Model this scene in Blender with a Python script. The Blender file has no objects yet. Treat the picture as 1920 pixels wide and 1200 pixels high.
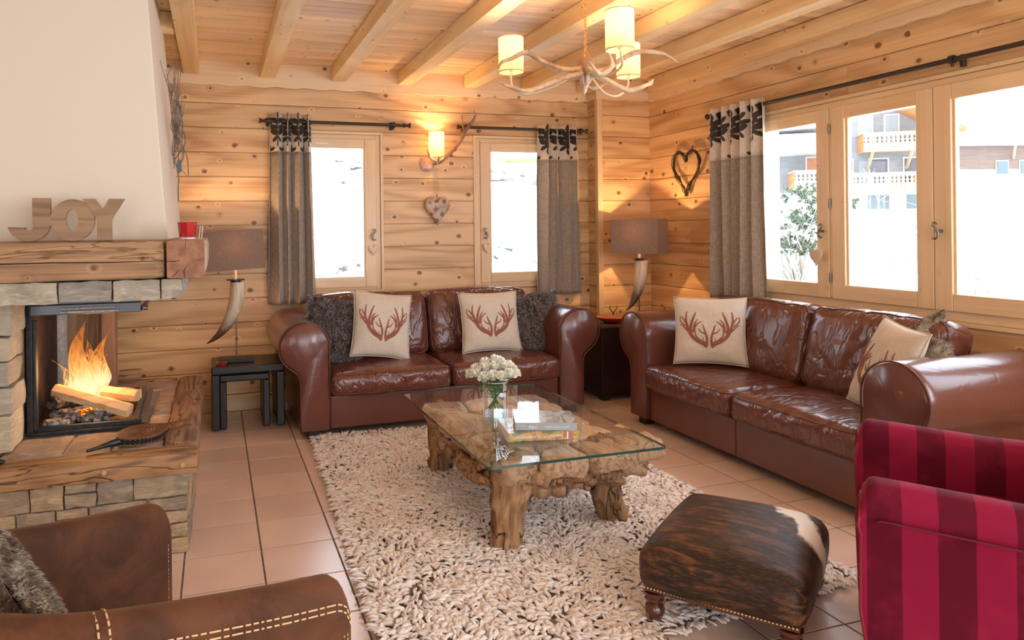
import bpy, bmesh, math, random
import numpy as np
from mathutils import Vector, Matrix, Euler, noise as mnoise

random.seed(7)
S = bpy.context.scene
COL = S.collection
PI = math.pi

# ------------------------------------------------------------------ camera
cam_d = bpy.data.cameras.new('camera')
cam = bpy.data.objects.new('camera', cam_d)
COL.objects.link(cam)
S.camera = cam
YAW, ROLL = 0.3042, -0.0113
cam_d.sensor_width = 36.0
cam_d.lens = 1337.1 / 1920 * 36.0
cam_d.shift_x = (960 - 823) / 1920
cam_d.shift_y = -(600 - 430.4) / 1920
cam_d.clip_end = 400
cs, sn = math.cos(YAW), math.sin(YAW)
Rv = Vector((cs, -sn, 0)); Uv = Vector((0, 0, 1)); Fv = Vector((sn, cs, 0))
R2 = Rv * math.cos(ROLL) + Uv * math.sin(ROLL)
U2 = Uv * math.cos(ROLL) - Rv * math.sin(ROLL)
cam.matrix_world = Matrix(((R2.x, U2.x, -Fv.x, 0), (R2.y, U2.y, -Fv.y, 0), (R2.z, U2.z, -Fv.z, 1.317), (0, 0, 0, 1)))

# ------------------------------------------------------------------ world and light
S.view_settings.view_transform = 'Standard'
S.view_settings.look = 'None'
S.view_settings.gamma = 1.0
S.view_settings.use_curve_mapping = False
S.view_settings.exposure = 0.40
W = bpy.data.worlds.new('sky'); S.world = W
W.use_nodes = True
bgn = W.node_tree.nodes['Background']
bgn.inputs[0].default_value = (0.75, 0.87, 1.0, 1)
bgn.inputs[1].default_value = 5.0

def area_light(name, loc, rot, sx, sy, power, col, spread=PI):
    l = bpy.data.lights.new(name, 'AREA'); l.shape = 'RECTANGLE'
    l.size = sx; l.size_y = sy; l.energy = power; l.color = col; l.spread = spread
    o = bpy.data.objects.new(name, l); o.location = loc; o.rotation_euler = rot
    COL.objects.link(o); return o
# added fill lights in place of assumed unseen windows behind and beside the camera
area_light('fill_light_south', (1.6, -2.3, 1.35), (PI/2, 0, 0), 3.2, 2.1, 66, (0.80, 0.90, 1.0))
area_light('fill_light_southwest', (-1.9, -2.3, 1.35), (PI/2, 0, 0), 1.8, 2.1, 30, (0.92, 0.95, 1.0))
area_light('fill_light_east', (3.45, -0.1, 1.5), (0, PI/2, 0), 1.3, 2.2, 80, (0.74, 0.85, 1.0))

def point_light(name, loc, power, col, r=0.03):
    l = bpy.data.lights.new(name, 'POINT'); l.energy = power; l.color = col; l.shadow_soft_size = r
    o = bpy.data.objects.new(name, l); o.location = loc; COL.objects.link(o); return o

# ------------------------------------------------------------------ helpers
def setp(o, label=None, cat=None, group=None, kind=None):
    if label: o['label'] = label
    if cat: o['category'] = cat
    if group: o['group'] = group
    if kind: o['kind'] = kind
    return o
def empty(name, loc=(0, 0, 0), rz=0.0, label=None, cat=None, group=None, kind=None, parent=None):
    o = bpy.data.objects.new(name, None); COL.objects.link(o)
    o.empty_display_size = 0.1
    o.location = loc; o.rotation_euler = (0, 0, rz)
    if parent: o.parent = parent
    return setp(o, label, cat, group, kind)
class MB:
    def __init__(s): s.v = []; s.f = []
    def add(s, vs, fs):
        n = len(s.v); s.v += [tuple(p) for p in vs]; s.f += [tuple(i + n for i in q) for q in fs]; return s
    def box(s, x0, x1, y0, y1, z0, z1):
        vs = [(x0,y0,z0),(x1,y0,z0),(x1,y1,z0),(x0,y1,z0),(x0,y0,z1),(x1,y0,z1),(x1,y1,z1),(x0,y1,z1)]
        return s.add(vs, [(0,3,2,1),(4,5,6,7),(0,1,5,4),(1,2,6,5),(2,3,7,6),(3,0,4,7)])
    def tube(s, pts, rad, n=8, caps=True, sq=1.0):
        pts = [Vector(p) for p in pts]; m = len(pts)
        if not hasattr(rad, '__len__'): rad = [rad] * m
        T = [(pts[min(i+1, m-1)] - pts[max(i-1, 0)]).normalized() for i in range(m)]
        up = Vector((0, 0, 1)) if abs(T[0].z) < .9 else Vector((1, 0, 0))
        a = T[0].cross(up).normalized(); vs = []
        for i in range(m):
            a = (a - T[i] * a.dot(T[i]))
            if a.length < 1e-6: a = T[i].orthogonal()
            a.normalize(); b = T[i].cross(a)
            for k in range(n):
                th = 2*PI*k/n
                vs.append(pts[i] + (a*math.cos(th) + b*math.sin(th)*sq) * rad[i])
        fs = [(i*n+k, i*n+(k+1) % n, (i+1)*n+(k+1) % n, (i+1)*n+k) for i in range(m-1) for k in range(n)]
        if caps: fs += [tuple(range(n-1, -1, -1)), tuple(range((m-1)*n, m*n))]
        return s.add(vs, fs)
    def lathe(s, prof, n=24, cx=0, cy=0, cap=True):
        vs = [(cx + r*math.cos(2*PI*k/n), cy + r*math.sin(2*PI*k/n), z) for r, z in prof for k in range(n)]
        m = len(prof)
        fs = [(i*n+k, i*n+(k+1) % n, (i+1)*n+(k+1) % n, (i+1)*n+k) for i in range(m-1) for k in range(n)]
        if cap: fs += [tuple(range(n-1, -1, -1)), tuple(range((m-1)*n, m*n))]
        return s.add(vs, fs)
    def prism(s, poly, d0, d1, plane='xz'):
        # poly is a list of (a, b); extruded along the remaining axis from d0 to d1
        mp = {'xz': lambda a, b, d: (a, d, b), 'yz': lambda a, b, d: (d, a, b), 'xy': lambda a, b, d: (a, b, d)}[plane]
        n = len(poly)
        vs = [mp(a, b, d0) for a, b in poly] + [mp(a, b, d1) for a, b in poly]
        return s.add(vs, [tuple(range(n)), tuple(range(2*n-1, n-1, -1))] + [(i, i+n, (i+1) % n + n, (i+1) % n) for i in range(n)])
    def grid(s, fn, nu, nv, cu=False):
        vs = [fn(i/(nu if cu else nu-1), j/(nv-1)) for j in range(nv) for i in range(nu)]
        fs = [(j*nu+i, j*nu+(i+1) % nu, (j+1)*nu+(i+1) % nu, (j+1)*nu+i) for j in range(nv-1) for i in range(nu if cu else nu-1)]
        return s.add(vs, fs)
    def mesh(s, name, sm=None):
        me = bpy.data.meshes.new(name); me.from_pydata(s.v, [], s.f)
        bm = bmesh.new(); bm.from_mesh(me); bmesh.ops.recalc_face_normals(bm, faces=bm.faces); bm.to_mesh(me); bm.free()
        if sm is not None:
            me.shade_smooth()
            if sm < 180: me.set_sharp_from_angle(angle=math.radians(sm))
        return me
    def build(s, name, mat, parent=None, sm=None, bevel=0, loc=None, rot=None, seg=2, kind=None, sub=0, label=None):
        me = s.mesh(name, sm)
        o = bpy.data.objects.new(name, me); COL.objects.link(o)
        if mat: me.materials.append(mat)
        if parent: o.parent = parent
        if loc: o.location = loc
        if rot: o.rotation_euler = rot
        if bevel:
            b = o.modifiers.new('bevel', 'BEVEL'); b.width = bevel; b.segments = seg; b.limit_method = 'ANGLE'
            b.angle_limit = math.radians(35)
            if sm is None: me.shade_smooth(); b.harden_normals = True
        if sub:
            q = o.modifiers.new('subdiv', 'SUBSURF'); q.levels = sub; q.render_levels = sub
        if kind: o['kind'] = kind
        if label: o['label'] = label
        return o
def obj(name, me, mat=None, parent=None, loc=(0,0,0), rot=(0,0,0)):
    o = bpy.data.objects.new(name, me); COL.objects.link(o)
    if mat and not me.materials: me.materials.append(mat)
    if parent: o.parent = parent
    o.location = loc; o.rotation_euler = rot
    return o
def box(name, mat, b, parent=None, bevel=0.003, **k):
    return MB().box(*b).build(name, mat, parent, bevel=bevel, **k)
def spline(ctrl, n=24):
    P = [Vector(c[:3]) for c in ctrl]; out = []
    m = len(P)
    for i in range(m-1):
        p0, p1, p2, p3 = P[max(i-1, 0)], P[i], P[i+1], P[min(i+2, m-1)]
        k = max(2, n // (m-1))
        for t in [j/k for j in range(k)]:
            out.append(.5*((2*p1) + (p2-p0)*t + (2*p0-5*p1+4*p2-p3)*t*t + (3*p1-p0-3*p2+p3)*t**3))
    out.append(P[-1]); return out
def lerpl(vals, n):
    out = []
    for i in range(n):
        t = i/(n-1)*(len(vals)-1); k = min(int(t), len(vals)-2); out.append(vals[k] + (vals[k+1]-vals[k])*(t-k))
    return out
def stube(mb, ctrl, rads, n=24, seg=8, sq=1.0):
    p = spline(ctrl, n); return mb.tube(p, lerpl(rads, len(p)), seg, True, sq)
def sm01(a, b, x):
    t = min(1, max(0, (x-a)/(b-a))); return t*t*(3-2*t)
def nz(x, y, z): return mnoise.noise(Vector((x, y, z)))
def displace(o, fn):
    for v in o.data.vertices: v.co = fn(v.co.copy())
    return o
def rough_box(mb, x0, x1, y0, y1, z0, z1, n=(4, 3, 3), amp=.006, fr=14, rnd=.012, seed=0.0):
    # a stone or rough timber: subdivided box with softened corners and uneven faces
    nx, ny, nzz = n; vs = []; idx = {}
    cx, cy, cz = (x0+x1)/2, (y0+y1)/2, (z0+z1)/2; hx, hy, hz = (x1-x0)/2, (y1-y0)/2, (z1-z0)/2
    def V(i, j, k):
        if (i, j, k) in idx: return idx[(i, j, k)]
        p = Vector((x0+(x1-x0)*i/nx, y0+(y1-y0)*j/ny, z0+(z1-z0)*k/nzz))
        ex = (i in (0, nx)) + (j in (0, ny)) + (k in (0, nzz))
        d = Vector((p.x-cx, p.y-cy, p.z-cz))
        if ex > 1:
            q = Vector((math.copysign(rnd, d.x) if i in (0, nx) else 0, math.copysign(rnd, d.y) if j in (0, ny) else 0, math.copysign(rnd, d.z) if k in (0, nzz) else 0))
            p -= q * (.5 if ex == 2 else .75)
        nn = Vector((nz(p.x*fr+seed, p.y*fr, p.z*fr), nz(p.x*fr, p.y*fr+seed+9, p.z*fr), nz(p.x*fr, p.y*fr, p.z*fr+seed+17)))
        p += nn*amp
        idx[(i, j, k)] = len(vs); vs.append(p); return idx[(i, j, k)]
    fs = []
    for i in range(nx):
        for j in range(ny):
            fs += [(V(i,j,0), V(i,j+1,0), V(i+1,j+1,0), V(i+1,j,0)), (V(i,j,nzz), V(i+1,j,nzz), V(i+1,j+1,nzz), V(i,j+1,nzz))]
        for k in range(nzz):
            fs += [(V(i,0,k), V(i+1,0,k), V(i+1,0,k+1), V(i,0,k+1)), (V(i,ny,k), V(i,ny,k+1), V(i+1,ny,k+1), V(i+1,ny,k))]
    for j in range(ny):
        for k in range(nzz):
            fs += [(V(0,j,k), V(0,j,k+1), V(0,j+1,k+1), V(0,j+1,k)), (V(nx,j,k), V(nx,j+1,k), V(nx,j+1,k+1), V(nx,j,k+1))]
    return mb.add(vs, fs)

# ------------------------------------------------------------------ materials
def newmat(name):
    m = bpy.data.materials.new(name); m.use_nodes = True; nt = m.node_tree
    return m, nt, nt.nodes['Principled BSDF']
def nd(nt, typ, inp=None, **attrs):
    n = nt.nodes.new(typ)
    for k, v in attrs.items(): setattr(n, k, v)
    for k, v in (inp or {}).items():
        if isinstance(v, bpy.types.NodeSocket): nt.links.new(v, n.inputs[k])
        else: n.inputs[k].default_value = v
    return n
def mth(nt, op, a, b=None, c=None, clamp=False):
    d = {0: a}
    if b is not None: d[1] = b
    if c is not None: d[2] = c
    return nd(nt, 'ShaderNodeMath', d, operation=op, use_clamp=clamp).outputs[0]
def mixc(nt, f, a, b, bt='MIX'):
    n = nt.nodes.new('ShaderNodeMix'); n.data_type = 'RGBA'; n.blend_type = bt
    for i, v in ((0, f), (6, a), (7, b)):
        if isinstance(v, bpy.types.NodeSocket): nt.links.new(v, n.inputs[i])
        else: n.inputs[i].default_value = (v if i == 0 or len(v) == 4 else (*v, 1))
    return n.outputs[2]
def ramp(nt, f, stops):
    r = nt.nodes.new('ShaderNodeValToRGB'); e = r.color_ramp.elements
    e[0].position = stops[0][0]; e[0].color = (*stops[0][1], 1)
    e[1].position = stops[-1][0]; e[1].color = (*stops[-1][1], 1)
    for p, c in stops[1:-1]:
        q = e.new(p); q.color = (*c, 1)
    nt.links.new(f, r.inputs[0]); return r.outputs[0]
def mrange(nt, v, a, b, c=0.0, d=1.0):
    return nd(nt, 'ShaderNodeMapRange', {0: v, 1: a, 2: b, 3: c, 4: d}, interpolation_type='SMOOTHSTEP').outputs[0]
def coords(nt, scale=(1,1,1), rnd=True):
    tc = nd(nt, 'ShaderNodeTexCoord').outputs['Object']
    if rnd:
        oi = nd(nt, 'ShaderNodeObjectInfo').outputs['Random']
        cmb = nd(nt, 'ShaderNodeCombineXYZ', {0: mth(nt, 'MULTIPLY', oi, 37.0), 1: mth(nt, 'MULTIPLY', oi, 91.0), 2: mth(nt, 'MULTIPLY', oi, 53.0)}).outputs[0]
        tc = nd(nt, 'ShaderNodeVectorMath', {0: tc, 1: cmb}, operation='ADD').outputs[0]
    if scale != (1,1,1):
        tc = nd(nt, 'ShaderNodeVectorMath', {0: tc, 1: scale}, operation='MULTIPLY').outputs[0]
    return tc
def tnoise(nt, vec, scale, detail=3, rough=.55, dist=0.0):
    return nd(nt, 'ShaderNodeTexNoise', {'Vector': vec, 'Scale': scale, 'Detail': detail, 'Roughness': rough, 'Distortion': dist}).outputs['Fac']
def bump(nt, bs, h, strength=.3, dist=.01):
    b = nd(nt, 'ShaderNodeBump', {'Height': h, 'Strength': strength, 'Distance': dist})
    nt.links.new(b.outputs[0], bs.inputs['Normal'])
def wood(name, base, dark, axis=0, knots=1.0, rings=9.0, contrast=.45, rough=.45, knotcol=(.10,.035,.012), var=.16, bmp=.15, coat=0.0, cross=3.0, fineamp=1.1, cracks=0.0):
    m, nt, bs = newmat(name)
    co = coords(nt)
    sc = [cross]*3; sc[axis] = .45
    v1 = nd(nt, 'ShaderNodeVectorMath', {0: co, 1: tuple(sc)}, operation='MULTIPLY').outputs[0]
    h = tnoise(nt, v1, 1.0, 2, .45, .25)
    sp = nd(nt, 'ShaderNodeSeparateXYZ', {0: co}).outputs; oth = [i for i in range(3) if i != axis]
    kv = nd(nt, 'ShaderNodeCombineXYZ', {0: mth(nt, 'MULTIPLY', sp[axis], 5.5), 1: mth(nt, 'MULTIPLY', mth(nt, 'ADD', sp[oth[0]], sp[oth[1]]), 7.0), 2: 0.0}).outputs[0]
    vor = nd(nt, 'ShaderNodeTexVoronoi', {'Vector': kv, 'Scale': 1.0, 'Randomness': 1.0}, feature='F1', voronoi_dimensions='2D')
    d = vor.outputs['Distance']
    halo = mrange(nt, d, 0.0, .20, 1.0, 0.0)
    hh = mth(nt, 'MULTIPLY_ADD', h, rings, mth(nt, 'MULTIPLY', mth(nt, 'MULTIPLY', halo, mrange(nt, nd(nt, 'ShaderNodeSeparateColor', {0: vor.outputs['Color']}).outputs[0], .35, .7)), 1.3*min(knots, 1)))
    ring = mth(nt, 'PINGPONG', hh, .5)
    rmask = mrange(nt, ring, .0, .42, 1.0, 0.0)
    fs = [60.0]*3; fs[axis] = 1.4
    v3 = nd(nt, 'ShaderNodeVectorMath', {0: co, 1: tuple(fs)}, operation='MULTIPLY').outputs[0]
    fine = tnoise(nt, v3, 1.0, 3, .6)
    bands = [9.0]*3; bands[axis] = .5
    v4 = nd(nt, 'ShaderNodeVectorMath', {0: co, 1: tuple(bands)}, operation='MULTIPLY').outputs[0]
    band = tnoise(nt, v4, 1.0, 2, .5)
    f = mth(nt, 'MULTIPLY', rmask, contrast)
    f = mth(nt, 'ADD', f, mth(nt, 'MULTIPLY', mth(nt, 'SUBTRACT', fine, .5), fineamp))
    f = mth(nt, 'ADD', f, mth(nt, 'MULTIPLY', mth(nt, 'SUBTRACT', band, .45), 1.2), clamp=True)
    c = mixc(nt, f, base, dark)
    if knots > 0:
        kr = nd(nt, 'ShaderNodeSeparateColor', {0: vor.outputs['Color']}).outputs[0]
        thr = mth(nt, 'MULTIPLY_ADD', mth(nt, 'POWER', kr, 1.6), .125*min(knots, 1.1), -.022+.012*min(knots, 1))
        kd = mth(nt, 'SUBTRACT', thr, d)
        km = mrange(nt, kd, -.014, .010)
        c = mixc(nt, mth(nt, 'MULTIPLY', km, .82), c, knotcol)
    if cracks:
        cs_ = [9.0]*3; cs_[axis] = 1.1
        cn = tnoise(nt, nd(nt, 'ShaderNodeVectorMath', {0: co, 1: tuple(cs_)}, operation='MULTIPLY').outputs[0], 1.0, 3, .6, .8)
        ck = mth(nt, 'MULTIPLY', mrange(nt, mth(nt, 'ABSOLUTE', mth(nt, 'SUBTRACT', cn, .5)), 0.0, .014, 1.0, 0.0), cracks)
        c = mixc(nt, ck, c, (.045, .02, .01))
    oi = nd(nt, 'ShaderNodeObjectInfo').outputs['Random']
    hsv = nd(nt, 'ShaderNodeHueSaturation', {'Color': c, 'Value': mth(nt, 'MULTIPLY_ADD', oi, var, 1-var/2), 'Saturation': 1.0, 'Hue': .5})
    nt.links.new(hsv.outputs[0], bs.inputs['Base Color'])
    bs.inputs['Roughness'].default_value = rough
    bs.inputs['Coat Weight'].default_value = coat
    hh_ = mth(nt, 'ADD', fine, mth(nt, 'MULTIPLY', rmask, -.6))
    if cracks: hh_ = mth(nt, 'SUBTRACT', hh_, mth(nt, 'MULTIPLY', ck, 2.5))
    bump(nt, bs, hh_, bmp, .002 if not cracks else .004)
    return m
def plain(name, col, rough=.5, metal=0.0, nvar=0.0, nscale=8, bmp=0.0, bscale=60, coat=0.0, sheen=0.0, sheencol=None, col2=None):
    m, nt, bs = newmat(name)
    bs.inputs['Base Color'].default_value = (*col, 1); bs.inputs['Roughness'].default_value = rough
    bs.inputs['Metallic'].default_value = metal; bs.inputs['Coat Weight'].default_value = coat
    co = coords(nt, rnd=False)
    if nvar or col2:
        n = tnoise(nt, co, nscale, 4, .6)
        c2 = col2 or tuple(c*(1-nvar) for c in col)
        c = mixc(nt, mrange(nt, n, .35, .65), col, c2)
        nt.links.new(c, bs.inputs['Base Color'])
    if bmp:
        bump(nt, bs, tnoise(nt, co, bscale, 3, .6), bmp, .004)
    if sheen:
        bs.inputs['Sheen Weight'].default_value = sheen; bs.inputs['Sheen Roughness'].default_value = .35
        if sheencol: bs.inputs['Sheen Tint'].default_value = (*sheencol, 1)
    return m
M = {}
PB, PD = (.80, .53, .275), (.47, .235, .09)
M['plank'] = wood('pine_panelling', PB, PD, 0, 1.0, 7.5, .55, .42)
M['planky'] = wood('pine_panelling_y', PB, PD, 1, 1.0, 7.5, .42, .42)
M['ceil'] = wood('ceiling_pine', (.90, .66, .41), (.66, .40, .20), 0, .7, 5, .40, .5, (.16,.06,.025), .24)
M['beam'] = wood('beam_spruce', (.90, .67, .37), (.72, .44, .18), 1, .6, 8, .4, .5, (.22,.09,.03), .08)
M['trimx'] = wood('frieze_pine_x', (.86, .64, .40), (.68, .43, .20), 0, .85, 5, .3, .45, (.15,.05,.02), .04)
M['trimy'] = wood('frieze_pine_y', (.84, .60, .35), (.66, .41, .19), 1, .85, 5, .3, .45, (.15,.05,.02), .04)
M['framez'] = wood('window_pine_z', (.82, .60, .36), (.66, .42, .21), 2, .35, 5, .3, .35, (.3,.13,.05), .06, .08, .2)
M['framex'] = wood('window_pine_x', (.82, .60, .36), (.66, .42, .21), 0, .35, 5, .3, .35, (.3,.13,.05), .06, .08, .2)
M['framey'] = wood('window_pine_y', (.82, .60, .36), (.66, .42, .21), 1, .35, 5, .3, .35, (.3,.13,.05), .06, .08, .2)
M['oldx'] = wood('old_oak_x', (.42, .225, .10), (.13, .06, .025), 0, .8, 13, .6, .6, (.07,.03,.015), .1, .7, 0, 4, 2.2, .85)
M['oldy'] = wood('old_oak_y', (.34, .20, .115), (.11, .055, .03), 1, .8, 13, .6, .65, (.07,.03,.015), .1, .8, 0, 4, 2.4, .9)
M['oldz'] = wood('old_oak_z', (.42, .20, .10), (.20, .085, .04), 2, .3, 9, .5, .5, (.07,.03,.015), .1, .4, 0, 4)
M['endgrain'] = plain('end_grain', (.40, .19, .10), .6, col2=(.26, .11, .055), nscale=22, bmp=.3, bscale=120)
M['plaster'] = plain('cream_plaster', (.78, .70, .575), .75, bmp=.05, bscale=30)
M['white_wall'] = plain('plain_wall', (.74, .66, .55), .8)
M['grout'] = plain('dark_grout', (.20, .15, .12), .8, nvar=.4, nscale=30)
def tile_mat():
    m, nt, bs = newmat('terracotta_tile')
    co = coords(nt)
    a = tnoise(nt, co, 4.0, 2, .5, 0); b = tnoise(nt, co, 60, 2, .5)
    c = mixc(nt, a, (.84, .65, .55), (.68, .47, .37))
    c = mixc(nt, mth(nt, 'MULTIPLY', b, .15), c, (.86, .70, .60))
    oi = nd(nt, 'ShaderNodeObjectInfo').outputs['Random']
    h = nd(nt, 'ShaderNodeHueSaturation', {'Color': c, 'Value': mth(nt, 'MULTIPLY_ADD', oi, .12, .94), 'Hue': .5})
    nt.links.new(h.outputs[0], bs.inputs['Base Color'])
    bs.inputs['Roughness'].default_value = .25; bs.inputs['Specular IOR Level'].default_value = .7
    return m
M['tile'] = tile_mat()
def stone_mat(name, c1, c2, c3):
    m, nt, bs = newmat(name)
    co = coords(nt)
    a = tnoise(nt, co, 7, 5, .65, .5); b = tnoise(nt, nd(nt, 'ShaderNodeVectorMath', {0: co, 1: (14, 14, 55)}, operation='MULTIPLY').outputs[0], 1, 4, .7, .6)
    c = mixc(nt, mrange(nt, a, .32, .68), c1, c2)
    c = mixc(nt, mth(nt, 'MULTIPLY', mrange(nt, b, .45, .7), .6), c, c3)
    oi = nd(nt, 'ShaderNodeObjectInfo').outputs['Random']
    h = nd(nt, 'ShaderNodeHueSaturation', {'Color': c, 'Value': mth(nt, 'MULTIPLY_ADD', oi, .5, .74), 'Saturation': mth(nt, 'MULTIPLY_ADD', oi, .5, .8), 'Hue': .5})
    nt.links.new(h.outputs[0], bs.inputs['Base Color']); bs.inputs['Roughness'].default_value = .75
    bump(nt, bs, mth(nt, 'ADD', a, b), .7, .008); return m
M['stone'] = stone_mat('field_stone', (.42, .31, .19), (.24, .18, .13), (.58, .46, .31))
M['stonegrey'] = stone_mat('pale_split_stone', (.38, .345, .28), (.25, .225, .185), (.56, .52, .45))
M['slab'] = stone_mat('hearth_slab', (.44, .33, .27), (.32, .235, .19), (.62, .54, .50))
M['mortar'] = plain('mortar', (.62, .58, .54), .9, nvar=.3, nscale=40, bmp=.4, bscale=90)
M['iron'] = plain('dark_iron', (.05, .055, .06), .42, .7, nvar=.3, nscale=30)
M['rod'] = plain('rod_iron', (.06, .045, .035), .45, .6)
M['steel'] = plain('aged_steel', (.30, .29, .28), .35, .9, nvar=.4, nscale=60)
M['soot'] = plain('sooty_firebrick', (.014, .009, .010), .85, col2=(.055, .022, .014), nscale=9, bmp=.3, bscale=80)
def glass_mat(name, tint=(1,1,1), ior=1.45, edge=None):
    m = bpy.data.materials.new(name); m.use_nodes = True; nt = m.node_tree; nt.nodes.clear()
    out = nd(nt, 'ShaderNodeOutputMaterial')
    tr = nd(nt, 'ShaderNodeBsdfTransparent', {0: (*tint, 1)}); gl = nd(nt, 'ShaderNodeBsdfGlossy', {0: (1,1,1,1), 'Roughness': 0.0})
    fr = nd(nt, 'ShaderNodeFresnel', {'IOR': ior})
    geo = nd(nt, 'ShaderNodeNewGeometry')
    f = fr.outputs[0] if edge else mth(nt, 'MULTIPLY', fr.outputs[0], mth(nt, 'SUBTRACT', 1.0, geo.outputs['Backfacing']))
    if edge: f = mth(nt, 'MINIMUM', f, .5)
    mx = nd(nt, 'ShaderNodeMixShader', {0: f, 1: tr.outputs[0], 2: gl.outputs[0]})
    nt.links.new(mx.outputs[0], out.inputs[0]); return m
M['glass'] = glass_mat('window_glass')
M['tglass'] = glass_mat('table_glass', (.95, .985, .97), 1.52)
M['glassedge'] = plain('glass_edge', (.02, .075, .065), .1, coat=1.0)
def leather(name, c1, c2, rough=.3, bs_=.5, wr=.35, st=(1, 1, 1)):
    m, nt, bs = newmat(name)
    co = coords(nt, rnd=False)
    a = tnoise(nt, co, 5, 4, .6); f = tnoise(nt, co, 130, 2, .5)
    w = tnoise(nt, nd(nt, 'ShaderNodeVectorMath', {0: co, 1: st}, operation='MULTIPLY').outputs[0], 7.0, 1.5, .5, .6)
    w = mrange(nt, mth(nt, 'ABSOLUTE', mth(nt, 'SUBTRACT', w, .5)), 0.0, .07)
    c = mixc(nt, a, c1, c2)
    nt.links.new(c, bs.inputs['Base Color'])
    bs.inputs['Roughness'].default_value = rough+.06
    bs.inputs['Coat Weight'].default_value = .55; bs.inputs['Coat Roughness'].default_value = .14
    hgt = mth(nt, 'ADD', mth(nt, 'MULTIPLY', f, .06), mth(nt, 'MULTIPLY', w, wr))
    bump(nt, bs, hgt, bs_, .012); nt.links.new(bs.inputs['Normal'].links[0].from_socket, bs.inputs['Coat Normal']); return m
M['leather'] = leather('brown_leather', (.155, .046, .031), (.125, .037, .026), .24, .35, .07)
M['leatherw'] = leather('wrinkled_leather', (.155, .044, .028), (.120, .034, .023), .22, .65, .38, (2.4, .55, 1.1))
M['piping'] = plain('leather_piping', (.10, .030, .018), .4)
M['darkfoot'] = plain('dark_wood_foot', (.03, .015, .01), .5)
def suede():
    m, nt, bs = newmat('brown_suede')
    co = coords(nt, rnd=False)
    a = tnoise(nt, co, 6, 5, .65, .8); f = tnoise(nt, co, 200, 2, .5)
    c = mixc(nt, mrange(nt, a, .3, .72), (.125, .045, .017), (.050, .018, .008))
    nt.links.new(c, bs.inputs['Base Color']); bs.inputs['Roughness'].default_value = .75
    bs.inputs['Specular IOR Level'].default_value = .25; bs.inputs['Sheen Weight'].default_value = .12; bs.inputs['Sheen Tint'].default_value = (.8, .5, .3, 1)
    bump(nt, bs, mth(nt, 'ADD', mth(nt, 'MULTIPLY', f, .15), a), .25, .004); return m
M['suede'] = suede()
M['thread'] = plain('tan_thread', (.72, .46, .24), .7)
def velvet():
    m, nt, bs = newmat('striped_velvet')
    co = nd(nt, 'ShaderNodeTexCoord').outputs['Object']
    x = nd(nt, 'ShaderNodeSeparateXYZ', {0: co}).outputs[0]
    st = mth(nt, 'PINGPONG', mth(nt, 'ADD', x, 5.02), .078)
    s = mrange(nt, st, .038, .040)
    a = tnoise(nt, co, 9, 4, .6)
    c = mixc(nt, s, (.105, .002, .016), (.25, .006, .040))
    c = mixc(nt, mth(nt, 'MULTIPLY', mrange(nt, a, .45, .75), .35), c, (.36, .018, .06))
    nt.links.new(c, bs.inputs['Base Color']); bs.inputs['Roughness'].default_value = .7
    bs.inputs['Sheen Weight'].default_value = .10; bs.inputs['Sheen Roughness'].default_value = .2; bs.inputs['Specular IOR Level'].default_value = .15
    bs.inputs['Sheen Tint'].default_value = (1, .35, .45, 1)
    return m
M['velvet'] = velvet()
M['redpiping'] = plain('red_piping', (.22, .008, .022), .7)
def linen(name, c1, c2, sc=240, tr=0.0):
    m, nt, bs = newmat(name)
    co = coords(nt, rnd=False)
    a = tnoise(nt, nd(nt, 'ShaderNodeVectorMath', {0: co, 1: (sc, sc, sc*.12)}, operation='MULTIPLY').outputs[0], 1, 2, .5)
    b = tnoise(nt, nd(nt, 'ShaderNodeVectorMath', {0: co, 1: (sc*.12, sc*.12, sc)}, operation='MULTIPLY').outputs[0], 1, 2, .5)
    s = mth(nt, 'ADD', a, b)
    c = mixc(nt, mrange(nt, s, .8, 1.2), c1, c2)
    nt.links.new(c, bs.inputs['Base Color']); bs.inputs['Roughness'].default_value = .85
    bump(nt, bs, s, .25, .002); return m
M['linen'] = linen('cushion_linen', (.70, .615, .51), (.62, .53, .43), 420)
M['print'] = plain('antler_print_ink', (.30, .095, .060), .8)
M['curtgrey'] = linen('curtain_linen', (.47, .395, .325), (.33, .275, .225), 260)
M['curtpale'] = linen('curtain_header', (.78, .68, .57), (.68, .58, .48), 260)
M['floral'] = plain('dark_floral_velvet', (.045, .032, .022), .7, sheen=.2)
M['shade_grey'] = None
def shade(name, col, tr=.5, var=0):
    m = bpy.data.materials.new(name); m.use_nodes = True; nt = m.node_tree; nt.nodes.clear()
    out = nd(nt, 'ShaderNodeOutputMaterial')
    co = coords(nt, rnd=False)
    a = tnoise(nt, nd(nt, 'ShaderNodeVectorMath', {0: co, 1: (150, 150, 30)}, operation='MULTIPLY').outputs[0], 1, 3, .6)
    c = mixc(nt, mrange(nt, a, .3, .7), col, tuple(x*.8 for x in col))
    df = nd(nt, 'ShaderNodeBsdfDiffuse', {0: c}); tl = nd(nt, 'ShaderNodeBsdfTranslucent', {0: c})
    mx = nd(nt, 'ShaderNodeMixShader', {0: tr, 1: df.outputs[0], 2: tl.outputs[0]})
    nt.links.new(mx.outputs[0], out.inputs[0]); return m
M['shade_cream'] = shade('cream_lampshade', (.90, .81, .63), .60)
M['shade_brown'] = shade('taupe_lampshade', (.36, .26, .21), .20)
M['antler'] = plain('antler_bone', (.66, .48, .31), .4, col2=(.40, .24, .13), nscale=14, bmp=.25, bscale=70)
M['antlerp'] = plain('pale_antler', (.80, .66, .50), .35, col2=(.56, .40, .26), nscale=10, bmp=.2, bscale=60)
M['horn'] = None
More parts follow.
